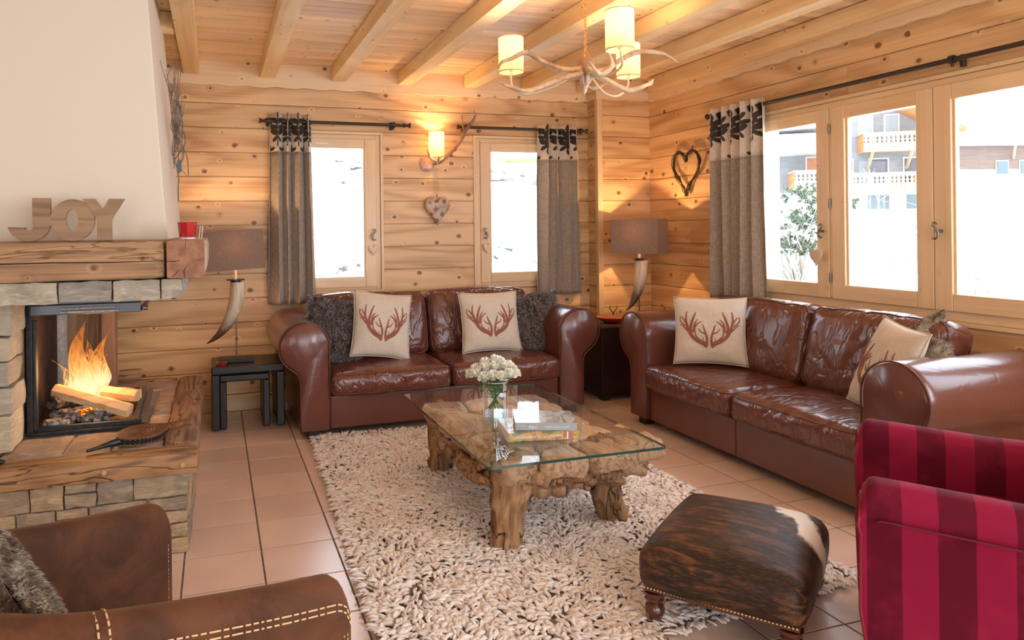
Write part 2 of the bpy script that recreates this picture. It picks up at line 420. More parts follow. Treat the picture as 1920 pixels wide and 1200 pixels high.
def horn():
    m, nt, bs = newmat('horn')
    co = coords(nt, rnd=False)
    z = nd(nt, 'ShaderNodeSeparateXYZ', {0: co}).outputs[2]
    a = tnoise(nt, nd(nt, 'ShaderNodeVectorMath', {0: co, 1: (90, 90, 6)}, operation='MULTIPLY').outputs[0], 1, 4, .7)
    t = mrange(nt, mth(nt, 'ADD', z, mth(nt, 'MULTIPLY', mth(nt, 'SUBTRACT', a, .5), .28)), .17, .34)
    c = mixc(nt, t, (.10, .045, .022), mixc(nt, mrange(nt, a, .35, .65), (.74, .64, .50), (.50, .40, .29)))
    nt.links.new(c, bs.inputs['Base Color']); bs.inputs['Roughness'].default_value = .35
    bump(nt, bs, a, .3, .003); return m
M['horn'] = horn()
M['fur'] = plain('dark_fur', (.060, .042, .038), .6, col2=(.15, .115, .10), nscale=60)
M['furtip'] = plain('fur_tips', (.085, .065, .062), .45, col2=(.46, .40, .385), nscale=70)
M['furlight'] = plain('mottled_fur', (.52, .44, .34), .8, col2=(.10, .065, .045), nscale=12)
M['rug'] = plain('felt_loops', (.88, .81, .77), .9, col2=(.76, .66, .61), nscale=9)
M['rugbase'] = plain('rug_backing', (.26, .19, .15), .95)
M['blackleather'] = plain('black_stitched_leather', (.018, .017, .017), .32, nvar=.3, nscale=20, bmp=.35, bscale=18)
M['darkcab'] = plain('dark_lacquer', (.022, .009, .007), .35)
M['redbowl'] = plain('red_lacquer', (.42, .03, .012), .25, coat=.5)
M['redstone'] = plain('dark_red_glass', (.22, .012, .01), .15, coat=.6)
M['snow'] = None

# ================================================================== ROOM SHELL
YN, XE, ZC = 5.47, 3.57, 2.565
XW, YS = -3.6, -2.6
ROWS = [0.12] + [round(2.263 - .1795*k, 4) for k in range(11, -2, -1)]
def plank_mesh(L, H, T=.02, ch=.004):
    # board lying along local x from 0 to L, height along z, front face at y = 0 and chamfered edges
    x = [0, L]; pr = [(T, 0), (ch, 0), (0, ch), (0, H-ch), (ch, H), (T, H)]
    mb = MB(); vs = [(xx, y, z) for xx in x for y, z in pr]; n = len(pr)
    mb.add(vs, [tuple(range(n)), tuple(range(2*n-1, n-1, -1))] + [(i, i+n, (i+1) % n + n, (i+1) % n) for i in range(n)])
    return mb.mesh('plank')
_pc = {}
def plank(parent, L, H, loc, rz, mat, T=.02, rx=0.0, ch=.004, name='plank'):
    key = (round(L, 3), round(H, 3), T, mat.name, ch)
    if key not in _pc: _pc[key] = plank_mesh(L, H, T, ch)
    o = obj(name, _pc[key], mat, parent, loc, (rx, 0, rz)); return o
def board_wall(parent, a0, a1, rows, holes, place, mat, joints=.25):
    # place(a, z) -> (location, rotation) for a board that starts at a and runs towards a1
    for z0, z1 in zip(rows[:-1], rows[1:]):
        if z1 - z0 < .02: continue
        g = .0015
        cuts = []
        segs = [(a0, a1, z0+g, z1-g)]
        for (h0, h1, hz0, hz1) in holes:
            out = []
            for (s0, s1, q0, q1) in segs:
                if hz1 <= q0 or hz0 >= q1 or h1 <= s0 or h0 >= s1: out.append((s0, s1, q0, q1)); continue
                if h0 > s0: out.append((s0, h0, q0, q1))
                if h1 < s1: out.append((h1, s1, q0, q1))
                if hz0 > q0 + .015: out.append((max(s0, h0), min(s1, h1), q0, hz0))
                if hz1 < q1 - .015: out.append((max(s0, h0), min(s1, h1), hz1, q1))
            segs = out
        for (s0, s1, q0, q1) in segs:
            if s1 - s0 < .01: continue
            if s1 - s0 > 1.1 and random.random() < joints:
                c = s0 + (s1-s0)*random.uniform(.3, .7); pieces = [(s0, c-.0008), (c+.0008, s1)]
            else: pieces = [(s0, s1)]
            for (c0, c1) in pieces:
                place(parent, c0, c1, q0, q1, mat)

W1 = (.42, 1.262, .835, 2.082)      # window outer rectangles on the north wall
W2 = (2.015, 2.86, .835, 2.082)
W3 = (1.36, 4.15, .80, 2.085)        # on the east wall (along y)
BX0, BY0 = 3.07, 5.30                # boxed corner

def wall_with_holes(name, a0, a1, z0, z1, holes, mp, mat):
    mb = MB()
    xs = sorted({a0, a1} | {h[0] for h in holes} | {h[1] for h in holes})
    for x0, x1 in zip(xs[:-1], xs[1:]):
        hs = [h for h in holes if h[0] <= x0 and h[1] >= x1]
        if not hs: mb.box(*mp(x0, x1, z0, z1))
        else:
            mb.box(*mp(x0, x1, z0, hs[0][2])); mb.box(*mp(x0, x1, hs[0][3], z1))
    return mb.build(name, mat, kind='structure')
wn = wall_with_holes('wall_north', XW, XE+.3, 0, ZC+.1, [W1, W2], lambda a, b, c, d: (a, b, YN+.021, YN+.30, c, d), M['framex'])
we = wall_with_holes('wall_east', YS, YN+.021, 0, ZC+.1, [W3], lambda a, b, c, d: (XE+.021, XE+.30, a, b, c, d), M['framey'])
board_wall(wn, -2.2, BX0, ROWS, [W1, W2], lambda p, a, b, c, d, m: plank(p, b-a, d-c, (a, YN, c), 0, m), M['plank'])
board_wall(we, .6, BY0, ROWS, [W3], lambda p, a, b, c, d, m: plank(p, b-a, d-c, (XE, b, c), -PI/2, m), M['plank'])
wc = MB().box(BX0+.021, XE+.02, BY0+.021, YN+.02, 0, ZC).build('wall_corner', M['framez'], kind='structure')
board_wall(wc, BX0+.022, XE, ROWS, [], lambda p, a, b, c, d, m: plank(p, b-a, d-c, (a, BY0, c), 0, m), M['plank'], 0)
board_wall(wc, BY0+.022, YN, ROWS, [], lambda p, a, b, c, d, m: plank(p, b-a, d-c, (BX0, b, c), -PI/2, m), M['plank'], 0)
box('trim_5', M['framez'], (BX0-.012, BX0+.035, BY0-.012, BY0+.035, 0, ZC-.001), None, kind='structure')
ww = MB().box(XW-.2, XW, YS, YN+.02, 0, ZC+.1).build('wall_west', M['white_wall'], kind='structure')
MB().box(XW-.2, XE+.3, YS-.2, YS, 0, ZC+.1).build('wall_south', M['white_wall'], kind='structure')
# baseboards
box('baseboard_north', M['trimx'], (-2.2, BX0, YN-.016, YN+.021, 0, .118), None, kind='structure')
box('baseboard_east', M['trimy'], (XE-.016, XE+.021, .6, BY0, 0, .118), None, kind='structure')
# frieze boards with a scalloped lower edge
def frieze(name, L, mat, loc, rz, H=.185, T=.03, p=.215):
    n = max(8, int(L/.018)); top = []; pts = []
    for i in range(n+1):
        x = L*i/n; a = (x/p) % 1.0
        pts.append((x, .007*abs(math.sin(PI*a))**.7 * (1 if True else 0) + .004*math.sin(2*PI*a)))
    mb = MB(); vs = []
    for x, z in pts: vs += [(x, 0, z), (x, 0, H), (x, T, z), (x, T, H)]
    fs = []
    for i in range(n):
        a, b = 4*i, 4*i+4
        fs += [(a, b, b+1, a+1), (a+2, a+3, b+3, b+2), (a, a+2, b+2, b), (a+1, b+1, b+3, a+3)]
    fs += [(0, 1, 3, 2), (4*n, 4*n+2, 4*n+3, 4*n+1)]
    mb.add(vs, fs); o = mb.build(name, mat, kind='structure', loc=loc); o.rotation_euler = (0, 0, rz); return o
FZ = 2.385
frieze('trim_1', BX0+2.2-.03, M['trimx'], (-2.2, YN-.032, FZ), 0)
frieze('trim_2', XE-BX0-.0, M['trimx'], (BX0-.03, BY0-.032, FZ), 0)
frieze('trim_3', .1385, M['trimx'], (BX0-.031, YN-.032, FZ), -PI/2)
frieze('trim_4', BY0-.032-.6, M['trimx'], (XE-.032, BY0-.033, FZ), -PI/2)
# ceiling: deck, boards and joists
ce = MB().box(XW-.2, XE+.3, YS-.2, YN+.3, ZC+.021, ZC+.16).build('ceiling', M['ceil'], kind='structure')
y = YN
while y > -1.0:
    w = .094
    plank(ce, XE+1.5, w-.003, (-1.5, y, ZC), 0, M['ceil'], .02, PI/2, .0035, 'ceiling_board')
    y -= w
for i, xc in enumerate([-.15, .385, .912, 1.44, 1.985, 2.49, 3.0]):
    y1 = YN-.034 if i < 6 else YN-.034
    b = MB(); rough_box(b, xc-.058, xc+.058, -2.55, y1, 2.455, 2.5645, (2, 30, 2), .0025, 3, .007, i*3.1)
    b.build('ceiling_beam', M['beam'], ce, 50)
b = MB(); b.prism([(0, 0), (.04, 0), (.10, .012), (.125, .05), (.125, .115), (0, .115)][::-1], 0, .11, 'xz')
b = MB(); rough_box(b, XE-.12, XE-.001, -2.55, BY0-.14, 2.575-.125, 2.5645, (2, 30, 2), .0015, 3, .012, 9.2)
b.build('ceiling_beam', M['beam'], ce, 50)
# trimmer around the chimney hood and the joist stub beside it
b = MB(); rough_box(b, -.62, -.209, 4.28, 4.40, 2.462, 2.5645, (8, 2, 2), .002, 3, .006, 4); b.build('ceiling_beam', M['beam'], ce, 50)
b = MB(); rough_box(b, -.40, -.285, -.5, 4.279, 2.456, 2.5645, (2, 20, 2), .002, 3, .006, 6); b.build('ceiling_beam', M['beam'], ce, 50)
# floor: mortar bed with single tiles
TX, TY, TS = .168, 3.048, .30
fl = MB().box(XW-.2, XE+.3, YS-.2, YN+.3, -.12, -.0022).build('floor', M['grout'], kind='structure')
tb = MB(); g = .0036; e = .0006
tb.add([(g, g, -.0023), (TS-g, g, -.0023), (TS-g, TS-g, -.0023), (g, TS-g, -.0023), (g, g, -e), (TS-g, g, -e), (TS-g, TS-g, -e), (g, TS-g, -e),
        (g+e, g+e, 0), (TS-g-e, g+e, 0), (TS-g-e, TS-g-e, 0), (g+e, TS-g-e, 0)],
       [(0,1,5,4), (1,2,6,5), (2,3,7,6), (3,0,4,7), (4,5,9,8), (5,6,10,9), (6,7,11,10), (7,4,8,11), (8,9,10,11)])
tm = tb.mesh('tile'); far = MB()
for i in range(-13, 12):
    for j in range(-18, 8):
        x0, y0 = TX+i*TS, TY+j*TS
        if x0 < XW-.1 or y0 < YS-.1: continue
        vis = -2.1 <= i <= 11 and j >= -6
        if vis:
            obj('tile', tm, M['tile'], fl, (x0, y0, 0))
        else:
            far.add([(x0+g, y0+g, 0), (x0+TS-g, y0+g, 0), (x0+TS-g, y0+TS-g, 0), (x0+g, y0+TS-g, 0)], [(0, 1, 2, 3)])
far.build('tile_field', M['tile'], fl, kind='stuff')

# ================================================================== WINDOWS
def scroll_handle(name, parent, mp, u, z, flip=1):
    b = MB()
    # back plate
    pr = [(u+.013*math.cos(t), z+.034*math.sin(t)) for t in [2*PI*k/16 for k in range(16)]]
    vs = [mp(a, -.001, c) for a, c in pr] + [mp(a, -.007, c) for a, c in pr]; n = 16
    b.add(vs, [tuple(range(n)), tuple(range(2*n-1, n-1, -1))] + [(i, i+n, (i+1) % n+n, (i+1) % n) for i in range(n)])
    b.tube([mp(u, -.004, z), mp(u, -.045, z)], .008, 8)
    c = [(0, .036), (.012, .045), (.018, .03), (.004, .008), (-.004, -.016), (.006, -.038), (.02, -.036)]
    stube(b, [mp(u+flip*a*1.2, -.047, z+q) for a, q in c], [.0045, .005, .006, .0075, .007, .006, .005], 24, 8)
    return b.build(name, M['steel'], parent, 60)
def rbox(mp, u0, u1, w0, w1, z0, z1):
    a, b = mp(u0, w0, z0), mp(u1, w1, z1)
    return (min(a[0], b[0]), max(a[0], b[0]), min(a[1], b[1]), max(a[1], b[1]), min(a[2], b[2]), max(a[2], b[2]))
def make_window(idx, hole, mp, mh, sashes, arch=.042):
    u0, u1, z0, z1 = hole
    root = empty('window_%d' % idx, mp((u0+u1)/2, .1, z0), kind='structure')
    inv = Matrix.Translation(-Vector(root.location))
    def part(name, mat, r, parent=root, bev=.003, **k):
        q = root.location; rr = (r[0]-q[0], r[1]-q[0], r[2]-q[1], r[3]-q[1], r[4]-q[2], r[5]-q[2])
        return box(name, mat, rr, parent, bev, **k)
    # architrave strips
    part('architrave', M['framez'], rbox(mp, u0, u0+.022, -.014, .10, z0, z1)); part('architrave', M['framez'], rbox(mp, u1-.022, u1, -.014, .10, z0, z1))
    part('architrave', mh, rbox(mp, u0+.022, u1-.022, -.014, .10, z1-.022, z1)); part('architrave', mh, rbox(mp, u0+.022, u1-.022, -.016, .12, z0, z0+.022))
    # fixed frame
    part('fixed_frame', M['framez'], rbox(mp, u0+.0225, u0+.062, .004, .10, z0+.0225, z1-.0225)); part('fixed_frame', M['framez'], rbox(mp, u1-.062, u1-.0225, .004, .10, z0+.0225, z1-.0225))
    part('fixed_frame', mh, rbox(mp, u0+.0625, u1-.0625, .004, .10, z1-.062, z1-.0225)); part('fixed_frame', mh, rbox(mp, u0+.0625, u1-.0625, .004, .10, z0+.0225, z0+(.058 if idx < 3 else .080)))
    for (a, b, c, d, hs, st) in sashes:
        s = empty('sash', (0, 0, 0), parent=root)
        q = root.location
        mpl = lambda u, w, z: tuple(Vector(mp(u, w, z)) - q)
        part('stile', M['framez'], rbox(mp, a, a+st, -.012, .05, c, d), s, .005); part('stile', M['framez'], rbox(mp, b-st, b, -.012, .05, c, d), s, .005)
        part('rail', mh, rbox(mp, a+st+.0005, b-st-.0005, -.011, .05, d-st*.85, d), s, .005); part('rail', mh, rbox(mp, a+st+.0005, b-st-.0005, -.011, .05, c, c+st*.95), s, .005)
        for du in (0, 1):
            uu = a+st if du == 0 else b-st-.012
            part('glazing_bead', M['framez'], rbox(mp, uu, uu+.012, .004, .03, c+st*.9, d-st*.85), s, .002)
        part('pane', M['glass'], rbox(mp, a+st-.004, b-st+.004, .018, .026, c+st*.9, d-st*.8), s, 0)
        if hs: scroll_handle('handle', s, mpl, (a+st*.45 if hs < 0 else b-st*.45), 1.28, hs)
    return root, part
mpN = lambda u, w, z: (u, YN+w, z)
mpE = lambda u, w, z: (XE+w, u, z)
w1, pw1 = make_window(1, W1, mpN, M['framex'], [(.482, 1.205, .876, 2.026, 1, .088)])
w2, pw2 = make_window(2, W2, mpN, M['framex'], [(2.075, 2.80, .876, 2.026, -1, .088)])
w3, pw3 = make_window(3, W3, mpE, M['framey'], [(3.425, 4.09, .872, 2.028, -1, .092), (2.764, 3.403, .872, 2.028, 0, .093), (2.115, 2.760, .872, 2.028, 1, .093), (1.42, 2.095, .872, 2.028, 0, .093)])
# second handle look: the centre pair is closed by one handle on the right-hand sash; posts between sashes
pw3('mullion', M['framez'], rbox(mpE, 3.4035, 3.4245, -.004, .09, .80+.081, 2.085-.062))
pw3('mullion', M['framez'], rbox(mpE, 2.0955, 2.1145, -.004, .09, .80+.058, 2.085-.062))
for zz in (1.0, 1.45, 1.90):
    b = MB(); b.tube([(-.1-.014, 3.414-w3.location.y, zz-.80-.028), (-.1-.014, 3.414-w3.location.y, zz-.80+.028)], .0065, 10)
    b.build('hinge', M['steel'], w3, 60)
# trickle vent of the left window
b = MB()
for k in (0, 1):
    for side in (0, 1):
        b.tube([(u-.841, -.1-.014, 1.985-.835+(.007 if side else -.007)) for u in (.60+k*.13, .60+k*.13+.11)], .0028, 6)
    b.box(.603+k*.13-.841, .707+k*.13-.841, -.1138, -.1125, 1.979-.835, 1.991-.835)
b.build('trickle_vent', plain('vent_white', (.85, .83, .78), .5), w1, 60)

# ================================================================== CURTAIN RODS AND CURTAINS
def curtain_rod(a, b, z, mp, label, brk, fin=(1, 1), r=.012):
    p = mp(a, 0, z); root = empty('curtain_rod', p, 0, label, 'curtain rod')
    q = Vector(p); L = lambda u, w, zz: tuple(Vector(mp(u, w, zz)) - q)
    MB().tube([L(a, 0, z), L(b, 0, z)], r, 12).build('pole', M['rod'], root, 60)
    for e, s, on in ((a, -1, fin[0]), (b, 1, fin[1])):
        if not on: continue
        f = MB(); f.tube([L(e, 0, z), L(e+s*.012, 0, z), L(e+s*.018, 0, z), L(e+s*.04, 0, z), L(e+s*.05, 0, z), L(e+s*.055, 0, z)], [.017, .017, .009, .012, .021, .021], 14)
        f.build('finial', M['rod'], root, 50)
    for u in brk:
        f = MB(); f.tube([L(u, 0, z-.0), L(u, .075, z)], .008, 8)
        f.tube([L(u-.011, 0, z), L(u+.011, 0, z)], .022, 12); f.tube([L(u, .074, z-.03), L(u, .074, z+.03)], .014, 10)
        f.tube([L(u, 0, z-.035), L(u, 0, z-.01)], .007, 8)
        f.build('bracket', M['rod'], root, 50)
    return root
mpNr = lambda u, w, z: (u, YN-.085+w, z)
mpEr = lambda u, w, z: (XE-.085+w, u, z)
curtain_rod(.372, 1.41, 2.132, mpNr, 'dark iron curtain rod over the left of the two small windows', (.385, 1.33))
curtain_rod(1.91, 2.96, 2.135, mpNr, 'dark iron curtain rod over the small window right of the antler wall lamp', (1.93, 2.955))
curtain_rod(1.10, 4.385, 2.128, mpEr, 'long dark iron curtain rod above the wide window behind the sofa', (3.97, 2.6), r=.013)

def curtain(mp, u0, u1, z0, z1, folds, amp, zsplit, label, seed=0, flare=.03, wide=None, dense=0):
    # fold surface: s in 0..1 across, z height
    root = empty('curtain', mp((u0+u1)/2, 0, z0), 0, label, 'curtain'); q = Vector(root.location)
    rnd = random.Random(seed); ph = [rnd.uniform(-.25, .25) for _ in range(20)]
    def surf(s, z, off=0.0):
        t = (z-z0)/(z1-z0); k = folds*s
        ww = (1-t)*flare
        ss = s
        if wide: ss = wide(s)
        u = u0 - ww + (u1-u0+2*ww)*ss
        a = 2*PI*(k + .12*math.sin(3.1*k+seed) + (1-t)*.12*math.sin(1.7*k+seed*2+z*1.3))
        A = amp*(.85 + .25*math.sin(k*2.3+seed)*(1-t*.6))
        w = A*math.sin(a); w += .006*nz(u*6, z*3, seed)
        u += .010*math.sin(2*a)*(1-t*.3)
        p = Vector(mp(u, w, z))
        return p, a
    def pt(s, z, off=0.0):
        p, _ = surf(s, z)
        if off:
            p2, _ = surf(min(1, s+.003), z); p1, _ = surf(max(0, s-.003), z)
            n = (p2-p1).cross(Vector((0, 0, 1))).normalized()
            toward = -1 if n.dot(Vector(mp(0, 1, 0))-Vector(mp(0, 0, 0))) > 0 else 1
            p = p + n*off*toward
        return p - q
    def sheet(za, zb, nzr, name, mat):
        b = MB(); b.grid(lambda i, j: pt(i, za+(zb-za)*j), 40*int(folds), nzr)
        o = b.build(name, mat, root, 180); sd = o.modifiers.new('thick', 'SOLIDIFY'); sd.thickness = .003; sd.offset = 0; return o
    sheet(z0, zsplit, 30, 'lower_cloth', M['curtgrey']); sheet(zsplit, z1, 12, 'header_cloth', M['curtpale'])
    # hem line between the two cloths
    # dark floral print on every forward fold
    ks = []
    b = MB()
    def patch(sc, zc, rs, rz, ang):
        n = 12; base = len(b.v); ca, sa = math.cos(ang), math.sin(ang)
        vs = [pt(min(1, max(0, sc)), zc, .0032)]
        for ring in (.55, 1.0):
            for i in range(n):
                t = 2*PI*i/n; x, y = rs*ring*math.cos(t), rz*ring*math.sin(t)*(1-.25*math.cos(t)**2)
                xx, yy = x*ca - y*sa, x*sa + y*ca
                s_ = sc + xx/ (abs(u1-u0)*1.9); vs.append(pt(min(1, max(0, s_)), zc+yy, .0032))
        fs = [(0, 1+i, 1+(i+1) % n) for i in range(n)] + [(1+i, 1+n+i, 1+n+(i+1) % n, 1+(i+1) % n) for i in range(n)]
        b.add(vs, fs)
    span = z1-zsplit
    for k in range(int(folds)+1):
        for sc in ((k+.75)/folds,):
            if not 0 < sc < 1: continue
            zc = zsplit + span*.56; R_ = .062
            for (dx, dz, rx, rz, an) in [(0, .085, .013, .028, 0), (-.028, .06, .013, .026, .7), (.028, .06, .013, .026, -.7), (0, .03, .022, .04, 0), (-.042, .022, .013, .026, 1.2), (.042, .022, .013, .026, -1.2),
                                         (-.03, -.012, .016, .028, .9), (.03, -.012, .016, .028, -.9), (0, -.035, .014, .03, 0), (-.026, -.055, .011, .022, 2.4), (.026, -.055, .011, .022, -2.4), (.0, -.085, .009, .022, .2)]:
                patch(sc + dx*1.15/(abs(u1-u0)*1.9), zc+dz*1.15, rx*1.3, rz*1.25, an)
        sc = (k+.25)/folds
        if 0 < sc < 1:
            for dx, rz, an in ((0, .03, 0), (-.02, .02, .8), (.02, .02, -.8)):
                patch(sc + dx/(abs(u1-u0)*1.9), zsplit+.02+(rz-.02)*.8, .011, rz, an)
    b.build('floral_print', M['floral'], root, 180, kind='stuff')
    # eyelets on the pole
    for k in range(int(2*folds)):
        s_ = (k+.5)/(2*folds)
        p, _ = surf(s_, z1-.055); p = p - q
        ax = (Vector(mp(1, 0, 0))-Vector(mp(0, 0, 0)))
        cyl = MB(); c = Vector(mp(0, 0, 0)); pp = Vector((p.x, p.y, p.z))
        wv = Vector(mp(0, 1, 0))-Vector(mp(0, 0, 0)); cur = (pp+q-c).dot(wv); pp -= wv*cur
        cyl.tube([pp-ax*.004, pp+ax*.004], .027, 16); cyl.build('eyelet', M['rod'], root, 50)
    return root
curtain(mpNr, .392, .685, .775, 2.187, 4, .058, 1.905, 'grey linen curtain with a dark floral header, left of the left small window', 1)
curtain(mpNr, 2.560, 2.925, .768, 2.176, 4, .055, 1.885, 'grey linen curtain with a dark floral header, on the small window nearest the room corner', 2.3, .02)
curtain(mpEr, 3.87, 4.365, .80, 2.172, 5, .052, 1.79, 'grey linen curtain with a dark floral header, beside the wide window behind the sofa', 3.7, .01)

# ================================================================== OUTSIDE
def snow_mat():
    m, nt, bs = newmat('snow')
    co = coords(nt, rnd=False)
    a = tnoise(nt, co, .55, 4, .65); b = tnoise(nt, co, 3.2, 4, .7)
    f = mth(nt, 'MULTIPLY', mrange(nt, a, .46, .54), mrange(nt, b, .585, .61))
    c = mixc(nt, f, (.90, .91, .93), (.03, .028, .02))
    nt.links.new(c, bs.inputs['Base Color']); bs.inputs['Roughness'].default_value = .9; return m
M['snow'] = snow_mat()
def gh(x, y):
    d = math.hypot(x-3, y-4)
    r = math.atan2(max(x, -30), max(y, .1))
    n = 1 - sm01(.52, .80, r) if y > 0 else 0
    h = -.55 + .047*max(0, d-4) + n*(.36*max(0, y-6.6))
    h += n*.25*nz(x*.3, y*.3, 0)*sm01(7, 9, y) + .25*nz(x*.12, y*.12, 3)
    if x > 40: h += .25*max(0, x-62)
    return h
b = MB(); nx = 90; xs = [-30 + 170*(i/nx)**1.25 for i in range(nx+1)]; ny = 80; ys = [-40 + 160*(j/ny) for j in range(ny+1)]
def inhouse(x0, x1, y0, y1): return x1 < XE+3.2 and y1 < YN+2.0 and x0 > -12
vs = [(x, yy, gh(x, yy) if not (x < XE+.6 and yy < YN+.6) else -.6) for yy in ys for x in xs]
fs = [(j*(nx+1)+i, j*(nx+1)+i+1, (j+1)*(nx+1)+i+1, (j+1)*(nx+1)+i) for j in range(ny) for i in range(nx)]
b.add(vs, fs); sg = b.build('ground', M['snow'], None, 180); sg['kind'] = 'structure'

# ================================================================== FIREPLACE
FP = empty('fireplace', (-.9, 3.8, 0), 0, 'open stone and timber fireplace with a tapered cream plaster hood and stone hearth', 'fireplace')
fo = Vector(FP.location)
def fbuild(b, name, mat, sm=50, **k):
    b.v = [(x-fo.x, y-fo.y, z-fo.z) for x, y, z in b.v]; return b.build(name, mat, FP, sm, **k)
# base of the hearth: coursed stones, south face and east face
b = MB(); b.box(-2.2, -.135, 3.135, 4.62, 0, .335); fbuild(b, 'hearth_core', M['mortar'], None)
rs = random.Random(4)
def stone_face(rowz, a0, a1, put, wmin, wmax):
    for (z0, z1) in rowz:
        a = a0 - rs.uniform(0, .08)
        while a < a1:
            w = rs.uniform(wmin, wmax)
            e_ = min(a+w, a1)
            if a1 - e_ < .06: e_ = a1
            put(max(a, a0), e_, z0, z1); a = e_
def hs(a, c, z0, z1):
    d = rs.uniform(0, .012)
    if z1 - z0 > .09 and rs.random() < .35 and c-a < .16:
        zm = z0 + (z1-z0)*rs.uniform(.4, .6); parts = [(z0, zm), (zm, z1)]
    else: parts = [(z0, z1)]
    for q0, q1 in parts:
        b = MB(); rough_box(b, a+.0015, c-.0015, 3.118-d, 3.16, q0+.0015, q1-.0015, (6, 2, 4), .006, 16, .004, rs.uniform(0, 50)); fbuild(b, 'stone', M['stone'])
stone_face([(0, .125), (.125, .235), (.235, .333)], -2.2, -.118, hs, .11, .25)
def es(a, c, z0, z1):
    b = MB(); rough_box(b, -.16, -.112+rs.uniform(0, .006), a+.003, c-.003, z0+.003, z1-.003, (2, 6, 4), .006, 16, .008, rs.uniform(0, 50)); fbuild(b, 'stone', M['stone'])
stone_face([(0, .12), (.12, .24), (.24, .333)], 3.17, 4.62, es, .16, .34)
# hearth top: rough slabs framed by old timber
cells = [(-2.2, -1.3, 3.22, 3.56), (-1.3, -.86, 3.22, 3.36), (-.86, -.60, 3.22, 3.47), (-.60, -.43, 3.22, 3.46), (-.43, -.215, 3.22, 3.52), (-.86, -.43, 3.47, 3.54), (-.30, -.215, 3.52, 3.80), (-.30, -.215, 3.80, 4.08), (-.30, -.215, 4.08, 4.52), (-.95, -.30, 4.335, 4.66)]
cells = [(-2.2, -1.3, 3.22, 3.56), (-1.3, -.84, 3.22, 3.56), (-.84, -.60, 3.22, 3.54), (-.60, -.42, 3.22, 3.54), (-.42, -.215, 3.22, 3.50), (-.315, -.215, 3.50, 3.80), (-.315, -.215, 3.80, 4.08), (-.315, -.215, 4.08, 4.40), (-.70, -.215, 4.40, 4.66), (-1.2, -.70, 4.40, 4.66)]
for k, (x0, x1, y0, y1) in enumerate(cells):
    b = MB(); rough_box(b, x0+.005, x1-.005, y0+.005, y1-.005, .33, .418, (6, 5, 2), .005, 9, .006, k*5.1); fbuild(b, 'hearth_slab', M['slab'])
b = MB(); b.box(-2.2, -.2, 3.2, 4.66, .33, .405)
b.v = b.v; fbuild(b, 'mortar_bed', M['mortar'], None)
b = MB(); rough_box(b, -2.3, -.077, 3.066, 3.222, .333, .424, (44, 3, 3), .006, 5, .012, 3); fbuild(b, 'hearth_beam', M['oldx'])
b = MB(); rough_box(b, -.222, -.079, 3.224, 4.70, .335, .432, (3, 30, 3), .007, 6, .014, 8); fbuild(b, 'hearth_beam', M['oldy'])
b = MB(); rough_box(b, -1.2, -.224, 4.66, 4.72, .335, .425, (14, 2, 2), .004, 6, .01, 2); fbuild(b, 'hearth_beam', M['oldx'])
for px in (-.425, -.135):
    b = MB(); b.tube([(px, 3.06, .378), (px, 3.075, .378)], .0095, 14); fbuild(b, 'wooden_peg', plain('peg', (.55, .33, .17), .6) if px < -.4 else bpy.data.materials['peg'])
# stone pillar left of the fire
M['stonep'] = stone_mat('pillar_stone', (.50, .44, .33), (.38, .33, .25), (.64, .57, .45))
for k, (z0, z1) in enumerate([(.42, .575), (.575, .69), (.69, .795), (.795, .90), (.90, 1.045)]):
    b = MB(); rough_box(b, -1.35, -.875, 3.305, 3.40, z0+.0015, z1-.0015, (8, 3, 4), .004, 14, .003, k*7.7); fbuild(b, 'stone', M['stonep'])
    b = MB(); rough_box(b, -.872, -.808+.008*math.sin(k*2), 3.31, 3.545, z0+.0015, z1-.0015, (3, 6, 4), .006, 14, .005, k*3.3+1); fbuild(b, 'stone', M['stonep'])
b = MB(); b.box(-1.35, -.875, 3.40, 3.545, .42, 1.045); fbuild(b, 'pillar_core', M['mortar'], None)
# lintel of split stones below the mantel
for k, (x0, x1) in enumerate([(-1.4, -.99), (-.99, -.585), (-.585, -.392), (-.392, -.212), (-.212, -.128)]):
    b = MB(); rough_box(b, x0+.001, x1-.001, 3.085, 3.30, 1.048 - .004*(k % 2), 1.1295, (10, 3, 4), .005, 22, .004, k*4.4)
    fbuild(b, 'lintel_stone', M['stonegrey'])
for k, (y0, y1) in enumerate([(3.303, 3.75), (3.753, 4.25), (4.253, 4.60)]):
    b = MB(); rough_box(b, -.30, -.128, y0, y1, 1.048, 1.1285, (3, 8, 3), .007, 14, .008, k*2.2+30); fbuild(b, 'lintel_stone', M['stonegrey'])
# mantel timbers
b = MB(); rough_box(b, -2.3, -.193, 3.055, 3.28, 1.130, 1.288, (40, 4, 4), .004, 4, .012, 21); fbuild(b, 'mantel_beam', M['oldx_l'] if 'oldx_l' in M else wood('mantel_oak_x', (.46, .27, .135), (.17, .085, .038), 0, .8, 12, .5, .55, (.12,.05,.02), .06, .7, 0, 4, 2.4, .45))
b = MB(); rough_box(b, -.191, -.036, 3.045, 4.60, 1.129, 1.288, (4, 30, 4), .003, 5, .016, 27); mo = fbuild(b, 'mantel_beam', wood('mantel_oak_y', (.60, .41, .24), (.28, .15, .075), 1, .6, 10, .5, .55, (.12,.05,.02), .06, .5, 0, 4))
eg = MB()
pr = [(-.185, 1.14), (-.18, 1.135), (-.048, 1.134), (-.041, 1.142), (-.041, 1.275), (-.05, 1.283), (-.178, 1.283), (-.186, 1.275)]
eg.prism(pr, 3.037, 3.05); fbuild(eg, 'end_grain', M['endgrain'], 30)
cr = MB()
